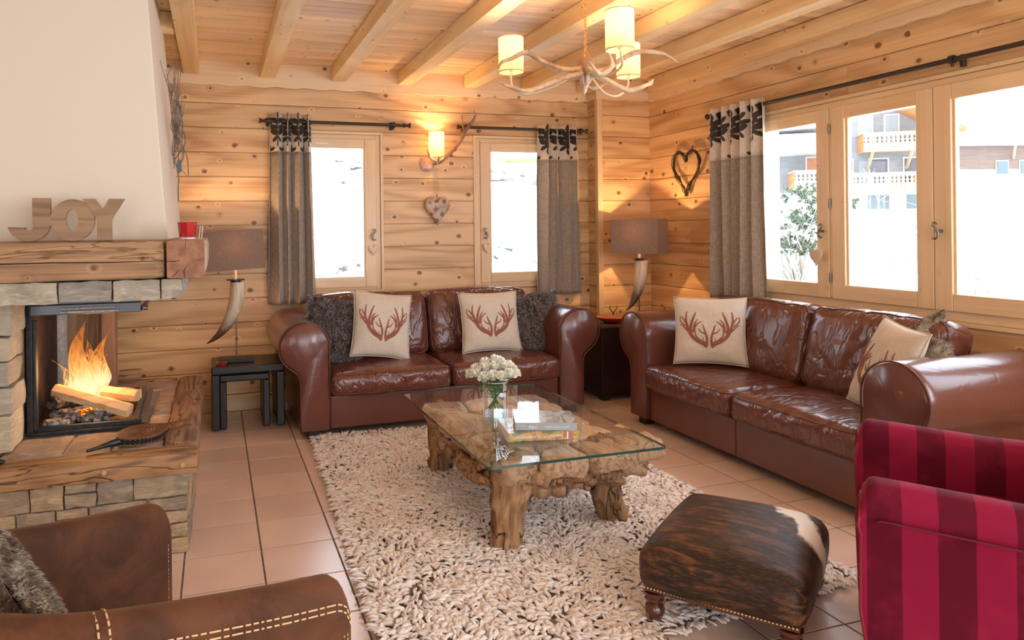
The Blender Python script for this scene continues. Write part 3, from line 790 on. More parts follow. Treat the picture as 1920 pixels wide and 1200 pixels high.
for pts in ([(-.185, 1.203), (-.16, 1.201), (-.135, 1.204)], [(-.113, 1.285), (-.115, 1.26)], [(-.118, 1.175), (-.121, 1.16), (-.117, 1.135)], [(-.14, 1.167), (-.152, 1.152), (-.165, 1.14)], [(-.045, 1.205), (-.075, 1.203)], [(-.105, 1.19), (-.117, 1.17)]):
    cr = MB(); cr.tube([(x, 3.0372, z) for x, z in pts], [.0008] + [.002]*(len(pts)-2) + [.0012], 5)
    fbuild(cr, 'crack', bpy.data.materials.get('crack_dark') or plain('crack_dark', (.03, .015, .01), .9))
b = MB(); b.tube([(-1.2, 3.051, 1.200), (-.9, 3.0505, 1.204), (-.6, 3.0505, 1.206), (-.4, 3.0505, 1.203), (-.2, 3.051, 1.204)], [.001, .0022, .0025, .002, .001], 5); fbuild(b, 'crack', bpy.data.materials['crack_dark'])
# tapered plaster hood
def hood_pt(z):
    t = (z-1.285)/(ZC-1.285)
    return -.196 - .088*t, 3.275 + .05*t, 4.62 - .05*t
b = MB(); x0, ya, yb = hood_pt(1.285); x1, yc, yd = hood_pt(ZC)
b.add([(-2.6, ya, 1.285), (x0, ya, 1.285), (x0, yb, 1.285), (-2.6, yb, 1.285), (-2.6, yc, ZC), (x1, yc, ZC), (x1, yd, ZC), (-2.6, yd, ZC)], [(0,3,2,1), (4,5,6,7), (0,1,5,4), (1,2,6,5), (2,3,7,6), (3,0,4,7)])
fbuild(b, 'hood', M['plaster'], None, bevel=.006)
b = MB(); b.box(-2.2, -1.36, 3.56, 4.6, .42, 1.12); fbuild(b, 'rear_masonry', M['soot'], None)
# timber post, rear boards and braces beyond the fire
b = MB(); rough_box(b, -.622, -.545, 4.42, 4.52, .418, 1.125, (2, 2, 14), .002, 5, .006, 5); fbuild(b, 'timber_post', M['oldz'])
M['backb'] = wood('dark_board_z', (.34, .21, .12), (.17, .10, .06), 2, .3, 9, .5, .55, (.07,.03,.015), .25, .3, 0, 5)
for k in range(4):
    b = MB(); rough_box(b, -.815+k*.052, -.765+k*.052, 4.54, 4.56, .418, 1.125, (2, 1, 10), .0015, 6, .003, k*3); fbuild(b, 'back_board', M['backb'])
b = MB(); rough_box(b, -.865, -.802, 4.40, 4.50, .418, 1.125, (3, 2, 14), .005, 12, .008, 44); fbuild(b, 'rear_jamb', M['mortar'])
b = MB(); b.tube([(-.54, 4.47, .93), (-.38, 4.47, 1.125)], [.022, .022], 4); fbuild(b, 'brace', M['oldz'], 30)
b = MB(); rough_box(b, -.56, -.43, 4.63, 4.67, .427, .50, (3, 1, 2), .004, 12, .006, 4); fbuild(b, 'wood_wedge', M['oldx'])
# firebox: iron frame, sooty side wall, hearth tray, lifting glass frame
ST = empty('firebox', (0, 0, 0), parent=FP); 
def sb(b, name, mat, sm=50, **k):
    b.v = [(x-fo.x, y-fo.y, z-fo.z) for x, y, z in b.v]; return b.build(name, mat, ST, sm, **k)
b = MB(); b.add([(-.796, 3.60, .43), (-.838, 4.39, .43), (-.838, 4.39, 1.04), (-.796, 3.60, 1.04), (-.82, 3.60, .43), (-.862, 4.39, .43), (-.862, 4.39, 1.04), (-.82, 3.60, 1.04)], [(0,1,2,3), (4,7,6,5), (0,4,5,1), (3,2,6,7), (0,3,7,4), (1,5,6,2)]); sb(b, 'firebrick_side', M['soot'], None)
b = MB(); b.box(-.805, -.779, 3.556, 3.60, .425, 1.045); sb(b, 'side_frame', M['iron'], None, bevel=.003)
b = MB(); b.box(-.779, -.765, 3.562, 3.60, .445, .93); sb(b, 'inner_frame', M['iron'], None, bevel=.002)
b = MB(); b.box(-.805, -.318, 3.552, 3.575, .421, .434); b.box(-.80, -.335, 3.5751, 3.60, .421, .452); sb(b, 'bottom_frame', M['iron'], None, bevel=.002)
b = MB()
for x0_, x1_, zt in ((-.345, -.318, .434), (-.378, -.352, .444)):
    b.add([(x0_, 3.60, .421), (x1_, 3.60, .421), (x1_-.028, 4.38, .421), (x0_-.028, 4.38, .421), (x0_, 3.60, zt), (x1_, 3.60, zt), (x1_-.028, 4.38, zt), (x0_-.028, 4.38, zt)], [(0,3,2,1), (4,5,6,7), (0,1,5,4), (1,2,6,5), (2,3,7,6), (3,0,4,7)])
sb(b, 'side_rail', M['steel'], None, bevel=.002)
b = MB(); b.box(-.80, -.42, 4.36, 4.385, .421, .44); sb(b, 'rear_rail', M['iron'], None)
b = MB(); b.add([(-.80, 3.60, .424), (-.378, 3.60, .424), (-.406, 4.36, .424), (-.89, 4.36, .424), (-.80, 3.60, .4205), (-.378, 3.60, .4205), (-.406, 4.36, .4205), (-.89, 4.36, .4205)], [(0,1,2,3), (7,6,5,4), (0,4,5,1), (1,5,6,2), (2,6,7,3), (3,7,4,0)]); sb(b, 'ash_tray', plain('ash_floor', (.16, .10, .07), .9, nvar=.7, nscale=20), None)
# raised guillotine glass frame under the lintel
b = MB(); b.box(-.785, -.33, 3.54, 3.575, .955, 1.00); b.box(-.785, -.33, 3.545, 3.57, 1.0005, 1.04)
sb(b, 'sliding_frame', plain('stove_steel', (.13, .145, .165), .35, .6), None, bevel=.004)
b = MB(); b.box(-.66, -.42, 3.528, 3.5395, .962, .972); b.box(-.66, -.42, 3.530, 3.5395, .978, .986); sb(b, 'handle_bar', M['steel'], None, bevel=.002)
b = MB(); b.tube([(-.333, 3.56, .965), (-.31, 3.60, .99), (-.285, 3.72, 1.03)], .009, 8); b.tube([(-.322, 3.55, .972), (-.300, 3.55, .972)], .012, 12); b.tube([(-.345, 3.556, 1.0), (-.345, 3.556, 1.045)], .007, 8); sb(b, 'pulley_arm', M['steel'], 50)
# ------------------------------------------------------------------ logs, ash, flames
def log(p, q, r, seed, label, mat):
    b = MB(); p, q = Vector(p), Vector(q); d = (q-p).normalized(); a = d.cross(Vector((0, 0, 1))).normalized(); c = a.cross(d)
    prof = [(-1, -.55), (-.2, -.95), (.8, -.75), (1.0, .1), (.35, .75), (-.75, .55)]
    n = 14; vs = []
    for i in range(n+1):
        t = i/n; ctr = p.lerp(q, t)
        for k, (u, v) in enumerate(prof):
            w = r*(1+.12*nz(t*3, k*1.3, seed)); vs.append(ctr + a*u*w + c*v*w + Vector((nz(t*8, k, seed), nz(t*8, k+5, seed), nz(t*8, k+9, seed)))*.005 - p)
    m = len(prof)
    fs = [(i*m+k, i*m+(k+1) % m, (i+1)*m+(k+1) % m, (i+1)*m+k) for i in range(n) for k in range(m)] + [tuple(range(m-1, -1, -1)), tuple(range(n*m, n*m+m))]
    b.add(vs, fs); o = b.build('log', mat, None, 25, loc=tuple(p)); setp(o, label, 'firewood', 'logs burning in the fireplace'); return o
M['log'] = wood('split_log', (.74, .50, .28), (.45, .25, .12), 0, .3, 7, .5, .7, (.15,.06,.02), .15, .6, 0, 5)
M['char'] = plain('charred_wood', (.025, .018, .015), .85, col2=(.20, .17, .15), nscale=26, bmp=.8, bscale=60)
log((-.735, 3.80, .575), (-.395, 3.68, .475), .036, 2, 'pale split log lying in front, nearest the glass rail', M['log'])
log((-.73, 3.98, .555), (-.372, 3.82, .515), .036, 5, 'split log burning behind the front log', M['log'])
log((-.76, 3.85, .50), (-.60, 4.12, .47), .034, 8, 'charred log under the two split logs, at the left', M['char'])
log((-.62, 4.10, .47), (-.44, 3.90, .46), .03, 12, 'charred log end glowing below the crossed logs', M['char'])
b = MB(); rr = random.Random(3)
for i in range(90):
    x = rr.uniform(-.75, -.50); y = rr.uniform(3.64, 4.0); r = rr.uniform(.010, .030)
    if (x+.64)**2/.02 + (y-3.70)**2/.02 > 2.2: r *= .6
    rough_box(b, x-r, x+r, y-r, y+r, .424, .424+r*1.5, (2, 2, 2), r*.5, 40, r*.3, i)
ao = b.build('ash', plain('grey_ash', (.42, .40, .42), .95, col2=(.06, .05, .05), nscale=45, bmp=.8, bscale=90), None, 60); setp(ao, 'grey and black ash heap under the burning logs', 'ash', kind='stuff')
em, nt, bs = newmat('embers'); nt.nodes.remove(bs)
e = nd(nt, 'ShaderNodeEmission', {0: mixc(nt, mrange(nt, tnoise(nt, coords(nt, rnd=False), 45, 3), .45, .6), (.12, .01, .0), (1.0, .28, .03)), 1: 3.0}); nt.links.new(e.outputs[0], nt.nodes['Material Output'].inputs[0])
b = MB()
for i in range(22):
    x = rr.uniform(-.63, -.50); y = rr.uniform(3.78, 3.92); r = rr.uniform(.01, .02); rough_box(b, x-r, x+r, y-r, y+r, .43, .43+r*2, (2, 2, 2), r*.5, 40, r*.3, i)
o = b.build('embers', em, None, 60); setp(o, 'glowing orange embers below the crossed logs', 'embers', kind='stuff')
def flame_mat():
    m = bpy.data.materials.new('flame'); m.use_nodes = True; nt = m.node_tree; nt.nodes.clear()
    out = nd(nt, 'ShaderNodeOutputMaterial'); co = coords(nt)
    n = tnoise(nt, nd(nt, 'ShaderNodeVectorMath', {0: co, 1: (26, 26, 6)}, operation='MULTIPLY').outputs[0], 1, 3, .55, 1.6)
    z = nd(nt, 'ShaderNodeSeparateXYZ', {0: nd(nt, 'ShaderNodeTexCoord').outputs['Object']}).outputs[2]
    hot = mth(nt, 'ADD', mrange(nt, z, .0, .30, 1.0, .12), mth(nt, 'MULTIPLY', mth(nt, 'SUBTRACT', n, .5), 1.1), clamp=True)
    col = ramp(nt, hot, [(0, (.95, .20, .03)), (.5, (1.0, .36, .07)), (.82, (1.0, .56, .17)), (1, (1.0, .78, .42))])
    em = nd(nt, 'ShaderNodeEmission', {0: col, 1: mrange(nt, hot, 0, 1, .55, 1.05)}); tr = nd(nt, 'ShaderNodeBsdfTransparent')
    al = mth(nt, 'MULTIPLY', mrange(nt, n, .36, .60, .05, .78), mrange(nt, z, .16, .42, 1.0, .35))
    mx = nd(nt, 'ShaderNodeMixShader', {0: al, 1: tr.outputs[0], 2: em.outputs[0]}); nt.links.new(mx.outputs[0], out.inputs[0]); return m
M['flame'] = flame_mat()
fr_ = empty('fire', (-.610, 3.88, .535), 0, 'tall orange flames rising from the burning logs', 'fire')
for k, (dx, dy, h, w, lean, tw) in enumerate([(-.055, .00, .41, .055, .015, 1.0), (.0, .03, .30, .06, -.01, 2.2), (.055, .0, .33, .050, .03, .4), (-.09, .01, .19, .028, -.045, 3.0), (.02, -.03, .22, .05, -.01, 4.1), (.085, .02, .20, .03, .02, 5.0), (-.03, -.02, .16, .05, .0, 6.0), (-.02, .05, .33, .04, -.02, 7.3)]):
    b = MB(); vs = []; n = 22; m_ = 16
    for i in range(n):
        t = i/(n-1); r = w*(math.sin(PI*min(1, t*1.0+.12))**.8)*(1-t)**.35*1.15 + .0015
        cx = dx*.78 + lean*t*t*1.8 + .018*math.sin(t*7+tw)*t; cy = dy + .012*math.sin(t*6+tw*2)*t; z = -.02 + h*t
        for j in range(m_):
            a = 2*PI*j/m_; rj = r*(1+.3*nz(math.cos(a)*1.2, math.sin(a)*1.2+tw, t*4)); vs.append((cx+rj*.78*math.cos(a), cy+rj*.7*math.sin(a), z))
    fs = [(i*m_+j, i*m_+(j+1) % m_, (i+1)*m_+(j+1) % m_, (i+1)*m_+j) for i in range(n-1) for j in range(m_)]
    b.add(vs, fs); b.build('flame', M['flame'], fr_, 180)
point_light('fire_light', (-.57, 3.80, .66), 5, (1, .48, .16), .08)
# ------------------------------------------------------------------ things on the mantel and hearth
WL = empty('wooden_word', (-.55, 3.105, 1.289), 0, 'brown wooden letters reading JOY standing on the mantel beam', 'letters')
WM = wood('letter_wood', (.34, .205, .105), (.16, .09, .045), 0, .5, 8, .6, .5, (.08,.03,.015), .15, .3, 0, 6)
def arc(cx, cz, rx, rz, a0, a1, n): return [(cx+rx*math.cos(math.radians(a0+(a1-a0)*i/n)), cz+rz*math.sin(math.radians(a0+(a1-a0)*i/n))) for i in range(n+1)]
def letter(poly, hole=None, dy=0.0):
    me = bpy.data.curves.new('letter', 'CURVE'); me.dimensions = '2D'; me.fill_mode = 'BOTH'; me.extrude = .0095; me.bevel_depth = .0012
    for pl in [poly] + ([hole] if hole else []):
        s = me.splines.new('POLY'); s.points.add(len(pl)-1); s.use_cyclic_u = True
        for p, (a, b_) in zip(s.points, pl): p.co = (a, b_, 0, 1)
    t = bpy.data.objects.new('tmp', me); COL.objects.link(t)
    ms = bpy.data.meshes.new_from_object(t.evaluated_get(bpy.context.evaluated_depsgraph_get())); bpy.data.objects.remove(t)
    ms.transform(Matrix.Rotation(PI/2, 4, 'X')); ms.materials.clear(); ms.materials.append(WM)
    ms.shade_flat()
    o = bpy.data.objects.new('letter', ms); COL.objects.link(o); o.parent = WL; o.location = (0, dy, 0); return o
# coordinates relative to x = -.55, z = 1.289, in metres
J = [(-.121, .166), (-.0605, .166)] + [(-.0605, .06)] + arc(-.134, .072, .0735, .072, 0, -90, 10)[1:] + arc(-.134, .072, .073, .072, -90, -166, 9)[1:] + [(-.148, .052)] + arc(-.136, .068, .020, .028, -140, -20, 6) + [(-.121, .072)]
letter(J, None, .0)
letter(arc(.018, .081, .078, .081, 0, 360, 40)[:-1], arc(.016, .082, .024, .044, 0, 360, 28)[:-1], .001)
letter([(.055, .164), (.098, .164), (.126, .120), (.150, .164), (.205, .164), (.157, .083), (.157, 0), (.106, 0), (.106, .083)], None, -.001)
rg = bpy.data.materials.new('red_glass'); rg.use_nodes = True; p_ = rg.node_tree.nodes['Principled BSDF']; p_.inputs['Base Color'].default_value = (.62, .008, .015, 1); p_.inputs['Roughness'].default_value = .06; p_.inputs['Transmission Weight'].default_value = .35; p_.inputs['Emission Color'].default_value = (.8, .02, .01, 1); p_.inputs['Emission Strength'].default_value = 0.0
vt = empty('tealight_holder', (-.109, 3.12, 1.289), 0, 'red glass tealight holder on the end of the mantel beam', 'candle holder')
b = MB(); b.lathe([(.031, .008), (.038, .066), (.0395, .070), (.037, .070), (.034, .062), (.029, .012)], 8); b.build('cup', rg, vt, 30)
b = MB(); b.lathe([(.030, .0005), (.0312, .0075)], 8); b.build('clear_base', plain('clear_base', (.75, .72, .75), .08, coat=1.0), vt, 30)
for k, (lab, c) in enumerate([('white card leaning behind the red tealight holder', (.8, .78, .74)), ('cream card standing outermost, right of the red tealight holder', (.75, .68, .6))]):
    b = MB(); b.box(-.001, .001, -.035, .035, 0, .056); o = b.build('card', plain('card%d' % k, c, .7), None, loc=(-.0635+.009*k, 3.16+.01*k, 1.289), rot=(0, .10, 0)); setp(o, lab, 'card')
# bellows lying on the hearth front
BL = empty('bellows', (-.30, 3.34, .425), math.radians(39), 'carved wooden fire bellows with studded black leather on the hearth corner', 'bellows')
BL.rotation_euler = (math.radians(6), 0, math.radians(39))
bw = plain('bellows_wood', (.20, .085, .045), .4, nvar=.4, nscale=24)
def bell_w(t):  # half width along the board
    return .012 + .068*math.sin(PI*min(1, max(0, t))**.9)**.9
def board_out(x0, x1, n=20): 
    up = [(x0+(x1-x0)*i/n, bell_w(i/n)) for i in range(n+1)]; return up + [(x, -w) for x, w in reversed(up)]
for zc, nm in ((.030, 'top_board'), (.0, 'bottom_board')):
    b = MB(); b.prism(board_out(-.13, .115), zc, zc+.008, 'xy'); b.prism([(.10, -.011), (.235, -.010), (.24, 0), (.235, .010), (.10, .011)], zc, zc+.008, 'xy')
    b.build(nm, bw, BL, None, bevel=.002)
b = MB(); b.prism([(x*.98, w*.97) for x, w in board_out(-.13, .115)], .0082, .0298, 'xy'); b.build('leather_side', M['blackleather'], BL, 60)
b = MB()
for zc in (.0115, .0265):
    for i in range(15):
        t = .06+i*.062; x = -.13+.245*t
        for s in (-1, 1): b.lathe([(.0001, zc), (.0028, zc), (.0028, zc+.002)], 6, x, s*bell_w(t)*.985)
b.build('brass_studs', plain('brass', (.75, .52, .22), .3, .9), BL, 60, kind='stuff')
b = MB(); b.tube([(-.125, 0, .018), (-.16, 0, .018), (-.165, 0, .018), (-.26, 0, .014), (-.262, 0, .014)], [.017, .016, .012, .006, .006], 12); b.build('nozzle', M['iron'], BL, 50)
b = MB()
for r in (.012, .022, .032, .042): b.tube([(-.02+r*1.4*math.cos(2*PI*k/24), r*math.sin(2*PI*k/24), .0384) for k in range(25)], .0012, 4)
b.build('carved_rings', bw, BL, 60)
b = MB(); b.tube([(-.90, 3.10, .432), (-.80, 3.155, .434), (-.79, 3.16, .434)], [.006, .010, .004], 10, True); o = b.build('poker', M['iron'], None, 60); setp(o, 'tip of a dark iron poker at the left end of the hearth beam', 'poker')
# dried twigs hanging on the side of the hood
TW = empty('twig_bundle', (-.2, 3.95, 1.9), 0, 'bundle of bare silvery twigs hanging on the side of the plaster hood', 'dried twigs')
rt = random.Random(12); b = MB()
def hoodx(z): return hood_pt(z)[0]
for i in range(24):
    z0_ = rt.uniform(1.60, 1.85); y0_ = 4.05 + rt.uniform(-.24, .24); L_ = rt.uniform(.2, .45); dy_ = -.30*L_ + rt.uniform(-.10, .16)
    pts = []
    for t in (0, .33, .66, 1):
        z = z0_ + L_*t; z = min(z, 2.2); pts.append((hoodx(z)+.012+rt.uniform(0, .075), y0_+dy_*t+rt.uniform(-.05, .05), z))
    rr0 = rt.uniform(.0018, .0034)
    stube(b, [(p[0]+.2, p[1]-3.95, p[2]-1.9) for p in pts], [rr0, rr0*.8, rr0*.4], 9, 5)
    if i % 2:
        p = Vector(pts[2]); q = p + Vector((.02, rt.uniform(-.12, .12), rt.uniform(.05, .15))); b.tube([p-Vector((-.2, 3.95, 1.9)), q-Vector((-.2, 3.95, 1.9))], [.002, .001], 4)
b.build('twig', plain('twig_bark', (.09, .06, .05), .6, col2=(.28, .24, .22), nscale=30), TW, 60, kind='stuff')
b = MB(); b.tube([(.012, .05, -.22), (.02, .06, -.30), (.016, .05, -.36), (.02, .0, -.42)], .003, 5); b.box(.014, .034, .05, .075, -.26, -.20); b.build('ribbon_tie', plain('ribbon', (.10, .16, .17), .6), TW, 60)

# ================================================================== SOFT SHAPES
def soft_box(hx, hy, hz, r, n=(18, 14, 7), puff=0.0, front=0.0, side=0.0, wr=0.0, seed=0.0, wfreq=7):
    def D(p):
        q = Vector((max(-hx+r, min(hx-r, p.x)), max(-hy+r, min(hy-r, p.y)), max(-hz+r, min(hz-r, p.z))))
        d = p - q
        if d.length > 1e-7: p = q + d.normalized()*r
        u, v, w = p.x/hx, p.y/hy, p.z/hz
        cu, cv, cw = max(0, 1-u*u), max(0, 1-v*v), max(0, 1-w*w)
        z = p.z + math.copysign(1, w)*puff*(cu**.6)*(cv**.6)*abs(w)**.8
        y = p.y + math.copysign(1, v)*front*(cu**.6)*(cw**.5)*abs(v)
        x = p.x + math.copysign(1, u)*side*(cv**.6)*(cw**.5)*abs(u)
        o = Vector((x, y, z))
        if wr:
            k = mnoise.noise(Vector((p.x*wfreq+seed, p.y*wfreq*1.3, p.z*wfreq)))
            c = 1-min(1, abs(k)*5)
            e = .35 + .65*min(1, abs(v)+abs(w)*.4)
            nn = p.normalized(); o -= nn*wr*c*c*e
            o += nn*wr*.8*nz(p.x*3+seed, p.y*3, p.z*3)
        return o
    return D
def cube_surface(hx, hy, hz, n):
    nx, ny, nzz = n; idx = {}; vs = []; fs = []
    def V(i, j, k):
        if (i, j, k) not in idx:
            idx[(i, j, k)] = len(vs); vs.append(Vector((-hx+2*hx*i/nx, -hy+2*hy*j/ny, -hz+2*hz*k/nzz)))
        return idx[(i, j, k)]
    for i in range(nx):
        for j in range(ny): fs += [(V(i,j,0), V(i,j+1,0), V(i+1,j+1,0), V(i+1,j,0)), (V(i,j,nzz), V(i+1,j,nzz), V(i+1,j+1,nzz), V(i,j+1,nzz))]
        for k in range(nzz): fs += [(V(i,0,k), V(i+1,0,k), V(i+1,0,k+1), V(i,0,k+1)), (V(i,ny,k), V(i,ny,k+1), V(i+1,ny,k+1), V(i+1,ny,k))]
    for j in range(ny):
        for k in range(nzz): fs += [(V(0,j,k), V(0,j,k+1), V(0,j+1,k+1), V(0,j+1,k)), (V(nx,j,k), V(nx,j+1,k), V(nx,j+1,k+1), V(nx,j,k+1))]
    return vs, fs
def rrect(hx, hy, r, n=10):
    pts = []
    for cx, cy, a0 in ((hx-r, hy-r, 0), (-hx+r, hy-r, 90), (-hx+r, -hy+r, 180), (hx-r, -hy+r, 270)):
        for i in range(4+1):
            a = math.radians(a0+90*i/4); pts.append((cx+r*math.cos(a), cy+r*math.sin(a)))
    out = []
    for i in range(len(pts)):
        a, b = pts[i], pts[(i+1) % len(pts)]; L = math.hypot(b[0]-a[0], b[1]-a[1]); m = max(1, int(L/.035))
        out += [(a[0]+(b[0]-a[0])*k/m, a[1]+(b[1]-a[1])*k/m) for k in range(m)]
    return out
def cushion(name, parent, mat, loc, rot, hx, hy, hz, r, pipe=True, n=(34, 26, 9), sub=0, pipe_axis='z', pmat=None, **k):
    D = soft_box(hx, hy, hz, r, **k); vs, fs = cube_surface(hx, hy, hz, n)
    b = MB(); b.add([D(p) for p in vs], fs); o = b.build(name, mat, parent, 180, loc=loc, rot=rot, sub=sub)
    if pipe:
        p = MB(); g = .2929*r
        if pipe_axis == 'z':
            path = rrect(hx-g*.6, hy-g*.6, r)
            for s in (1, -1):
                pts = [D(Vector((x*1.0, y*1.0, s*(hz-g)))) for x, y in path]; pts = [q + Vector((q.x, q.y, 0)).normalized()*.0015 for q in pts]
                p.tube(pts+[pts[0]], .0042, 6, False)
        else:
            path = rrect(hx-g*.6, hz-g*.6, r)
            for s in (1, -1):
                pts = [D(Vector((x, s*(hy-g), z))) for x, z in path]; pts = [q + Vector((q.x, 0, q.z)).normalized()*.0015 for q in pts]
                p.tube(pts+[pts[0]], .0042, 6, False)
        p.build('piping', pmat or M['piping'], o, 180)
    return o
# ================================================================== SOFAS
def arm_profile():
    cx, cz, r = .175, .585, .158
    pr = [(.333, .055), (.333, .2), (.333, .35), (.333, .48)]
    for i in range(0, 25):
        a = math.radians(-4 + (236+4)*i/24); pr.append((cx+r*math.cos(a), cz+r*math.sin(a)))
    pr += [(.118, .430), (.138, .412), (.147, .38), (.150, .33), (.150, .2), (.150, .055)]
    return pr
def make_sofa(name, loc, rz, Wd, Dp, label, group=None, seed=0):
    R = empty(name, loc, rz, label, 'sofa')
    prf = arm_profile(); n = len(prf)
    for side in (0, 1):
        fx = (lambda u: u) if side == 0 else (lambda u: Wd-u)
        b = MB(); ys = [0.0, .006, .02, .05] + [.05+(Dp-.05-.03)*i/12 for i in range(1, 13)] + [Dp-.01, Dp]
        cx, cz = .2, .45
        rings = []
        for y in ys:
            sh = .016*(1-min(1, y/.03))**2 if y < .03 else (.012 if y > Dp-.005 else 0)
            ring = []
            for (u, z) in prf:
                du, dz = u-.22, z-.5; L = math.hypot(du, dz); q = (u-du/L*sh, z-dz/L*sh if z > .1 else z)
                wv = .004*nz(u*9+seed, y*6, z*9+side*5)
                ring.append((fx(q[0]+wv), y, q[1]+wv))
            rings.append(ring)
        vs = [p for r_ in rings for p in r_]
        fs = [(i*n+k, i*n+(k+1) % n, (i+1)*n+(k+1) % n, (i+1)*n+k) for i in range(len(ys)-1) for k in range(n)]
        fs.append(tuple(range(n)))
        fs.append(tuple((len(ys)-1)*n+k for k in range(n)))
        b.add(vs, fs); a = b.build('arm', M['leather'], R, 70)
        p = MB(); pts = [(fx(u + (u-.22)*.01), .004, z) for u, z in prf]; p.tube(pts, .0045, 6); p.build('piping', M['piping'], a, 180)
    # base with front panel, back frame and feet
    b = MB(); b.box(.335, Wd-.335, .022, Dp-.01, .05, .262); bb = b.build('base', M['leather'], R, None, bevel=.012)
    b = MB(); b.box(Wd/2-.002, Wd/2+.002, .019, .023, .055, .26); b.build('front_seam', M['piping'], bb, None)
    b = MB(); b.box(.336, Wd-.336, Dp-.20, Dp-.012, .263, .70); b.build('back_frame', M['leather'], R, None, bevel=.05, seg=4)
    for fx_ in (.20, Wd-.26):
        for fy in (.03, Dp-.10):
            b = MB(); b.box(fx_, fx_+.07, fy, fy+.07, 0, .049); b.build('foot', M['darkfoot'], R, None, bevel=.003)
    cw = (Wd-.67)/4
    for k in (0, 1):
        cx = .335 + cw*(1+2*k)
        cushion('seat_cushion', R, M['leatherw'], (cx, .292, .337), (0, 0, 0), cw-.003, .325, .072, .045, n=(44, 32, 8), puff=.030, front=.018, wr=.013, seed=seed+k*7.7, wfreq=8)
        cushion('back_cushion', R, M['leatherw'], (cx, .585, .622), (math.radians(-13), 0, 0), cw-.002, .095, .232, .06, n=(40, 8, 24), pipe_axis='y', puff=.018, front=.040, wr=.015, seed=seed+20+k*5.1, wfreq=6)
    return R
so1 = make_sofa('leather_sofa', (.352, 4.525, 0), math.radians(.9), 2.30, .88, 'brown leather roll-arm sofa against the back wall under the two small windows', seed=1)
so2 = make_sofa('leather_sofa', (2.692, 4.40, 0), -PI/2, 2.30, .86, 'brown leather roll-arm sofa along the right wall under the wide window', seed=40)

# ------------------------------------------------------------------ scatter cushions
def pillow_surf(w, h, t, seed):
    def f(u, v, side):
        x = w/2*u*(1-.07*(1-v*v)*abs(u)**2); z = h/2*v*(1-.07*(1-u*u)*abs(v)**2)
        th = t/2*(max(0, 1-u**4)*max(0, 1-v**4))**.62*(.72+.28*(1-u*u)*(1-v*v))
        wv = .010*nz(u*2.2+seed, v*2.2, seed)*(1-abs(u)**3)*(1-abs(v)**3) + .004*nz(u*7+seed, v*7, 3)*(1-u**6)*(1-v**6)
        e = 1-min(1, (1-abs(u))*9)
        return Vector((x, side*(th+.001)+wv*(1 if side < 0 else -1), z))
    return f
TINES = [([(-.07,-.62),(-.16,-.50),(-.32,-.40),(-.48,-.24),(-.60,.0),(-.67,.22),(-.80,.42)], [.03,.055,.06,.055,.045,.03,.012]),
         ([(-.50,-.22),(-.52,.05),(-.46,.30),(-.36,.58)], [.04,.045,.035,.012]), ([(-.60,.02),(-.66,.3),(-.63,.60)], [.035,.03,.012]),
         ([(-.46,-.12),(-.36,.12),(-.20,.26)], [.04,.03,.012]), ([(-.43,.02),(-.40,.18),(-.30,.32)], [.03,.022,.01]),
         ([(-.60,-.08),(-.76,.10),(-.86,.16)], [.03,.02,.01]), ([(-.68,.1),(-.84,.26),(-.84,.44)], [.025,.02,.01]),
         ([(-.07,-.56),(-.06,-.30),(-.12,-.05),(-.18,.16)], [.035,.035,.025,.01]), ([(-.09,-.16),(-.22,-.10),(-.30,.02)], [.022,.02,.01]),
         ([(-.10,-.46),(-.26,-.36),(-.38,-.20),(-.38,-.02)], [.03,.03,.02,.01]), ([(-.16,-.38),(-.17,-.28)], [.014,.008])]
def antler_pillow(loc, rot, label, w=.43, h=.44, t=.13, seed=0, flip=False, scale=1.0, off=0.0):
    R = empty('antler_cushion', loc, 0, label, 'cushion', 'linen cushions with an antler print'); R.rotation_euler = rot
    f = pillow_surf(w, h, t, seed); n = 28
    g = lambda i: -1+2*i/(n-1)
    b = MB(); b.grid(lambda a, c: f(-1+2*a, -1+2*c, -1), n, n); b.grid(lambda a, c: f(-1+2*a, -1+2*c, 1), n, n)
    bm_ = b.mesh('cover', 180); bm = bmesh.new(); bm.from_mesh(bm_); bmesh.ops.remove_doubles(bm, verts=bm.verts, dist=.0035); bmesh.ops.recalc_face_normals(bm, faces=bm.faces); bm.to_mesh(bm_); bm.free()
    bm_.shade_smooth(); obj('cover', bm_, M['linen'], R)
    p = MB()
    ed = [(-1+2*i/20, -1) for i in range(21)] + [(1, -1+2*i/20) for i in range(1, 21)] + [(1-2*i/20, 1) for i in range(1, 21)] + [(-1, 1-2*i/20) for i in range(1, 21)]
    p.tube([f(u, v, -1) for u, v in ed], .0028, 5, False); p.build('seam', M['linen'], R, 180)
    b = MB()
    for sgn in (-1, 1):
        for pts, ws in TINES:
            P_ = spline([(x, y, 0) for x, y in pts], 26); W_ = lerpl(ws, len(P_)); base = len(b.v); vs = []
            for i, q in enumerate(P_):
                d = (P_[min(i+1, len(P_)-1)]-P_[max(i-1, 0)]).normalized(); nn = Vector((-d.y, d.x, 0))
                for s in (-1, 0, 1):
                    a = q + nn*W_[i]*s*.95; u = a.x*-sgn*.98*scale; v = a.y*.88*scale+off+.02
                    pt = f(max(-.97, min(.97, u)), max(-.97, min(.97, v)), -1); vs.append(pt + Vector((0, -.0022, 0)))
            m = len(P_); fs = [(3*i+k, 3*i+k+1, 3*i+k+4, 3*i+k+3) for i in range(m-1) for k in (0, 1)]
            b.add(vs, fs)
    b.build('antler_print', M['print'], R, 180); return R
rad = math.radians
antler_pillow((1.085, 4.80, .665), (rad(-17), rad(8), rad(2)), 'linen cushion with a red-brown antler print, second from the left on the back-wall sofa', .42, .46, seed=2)
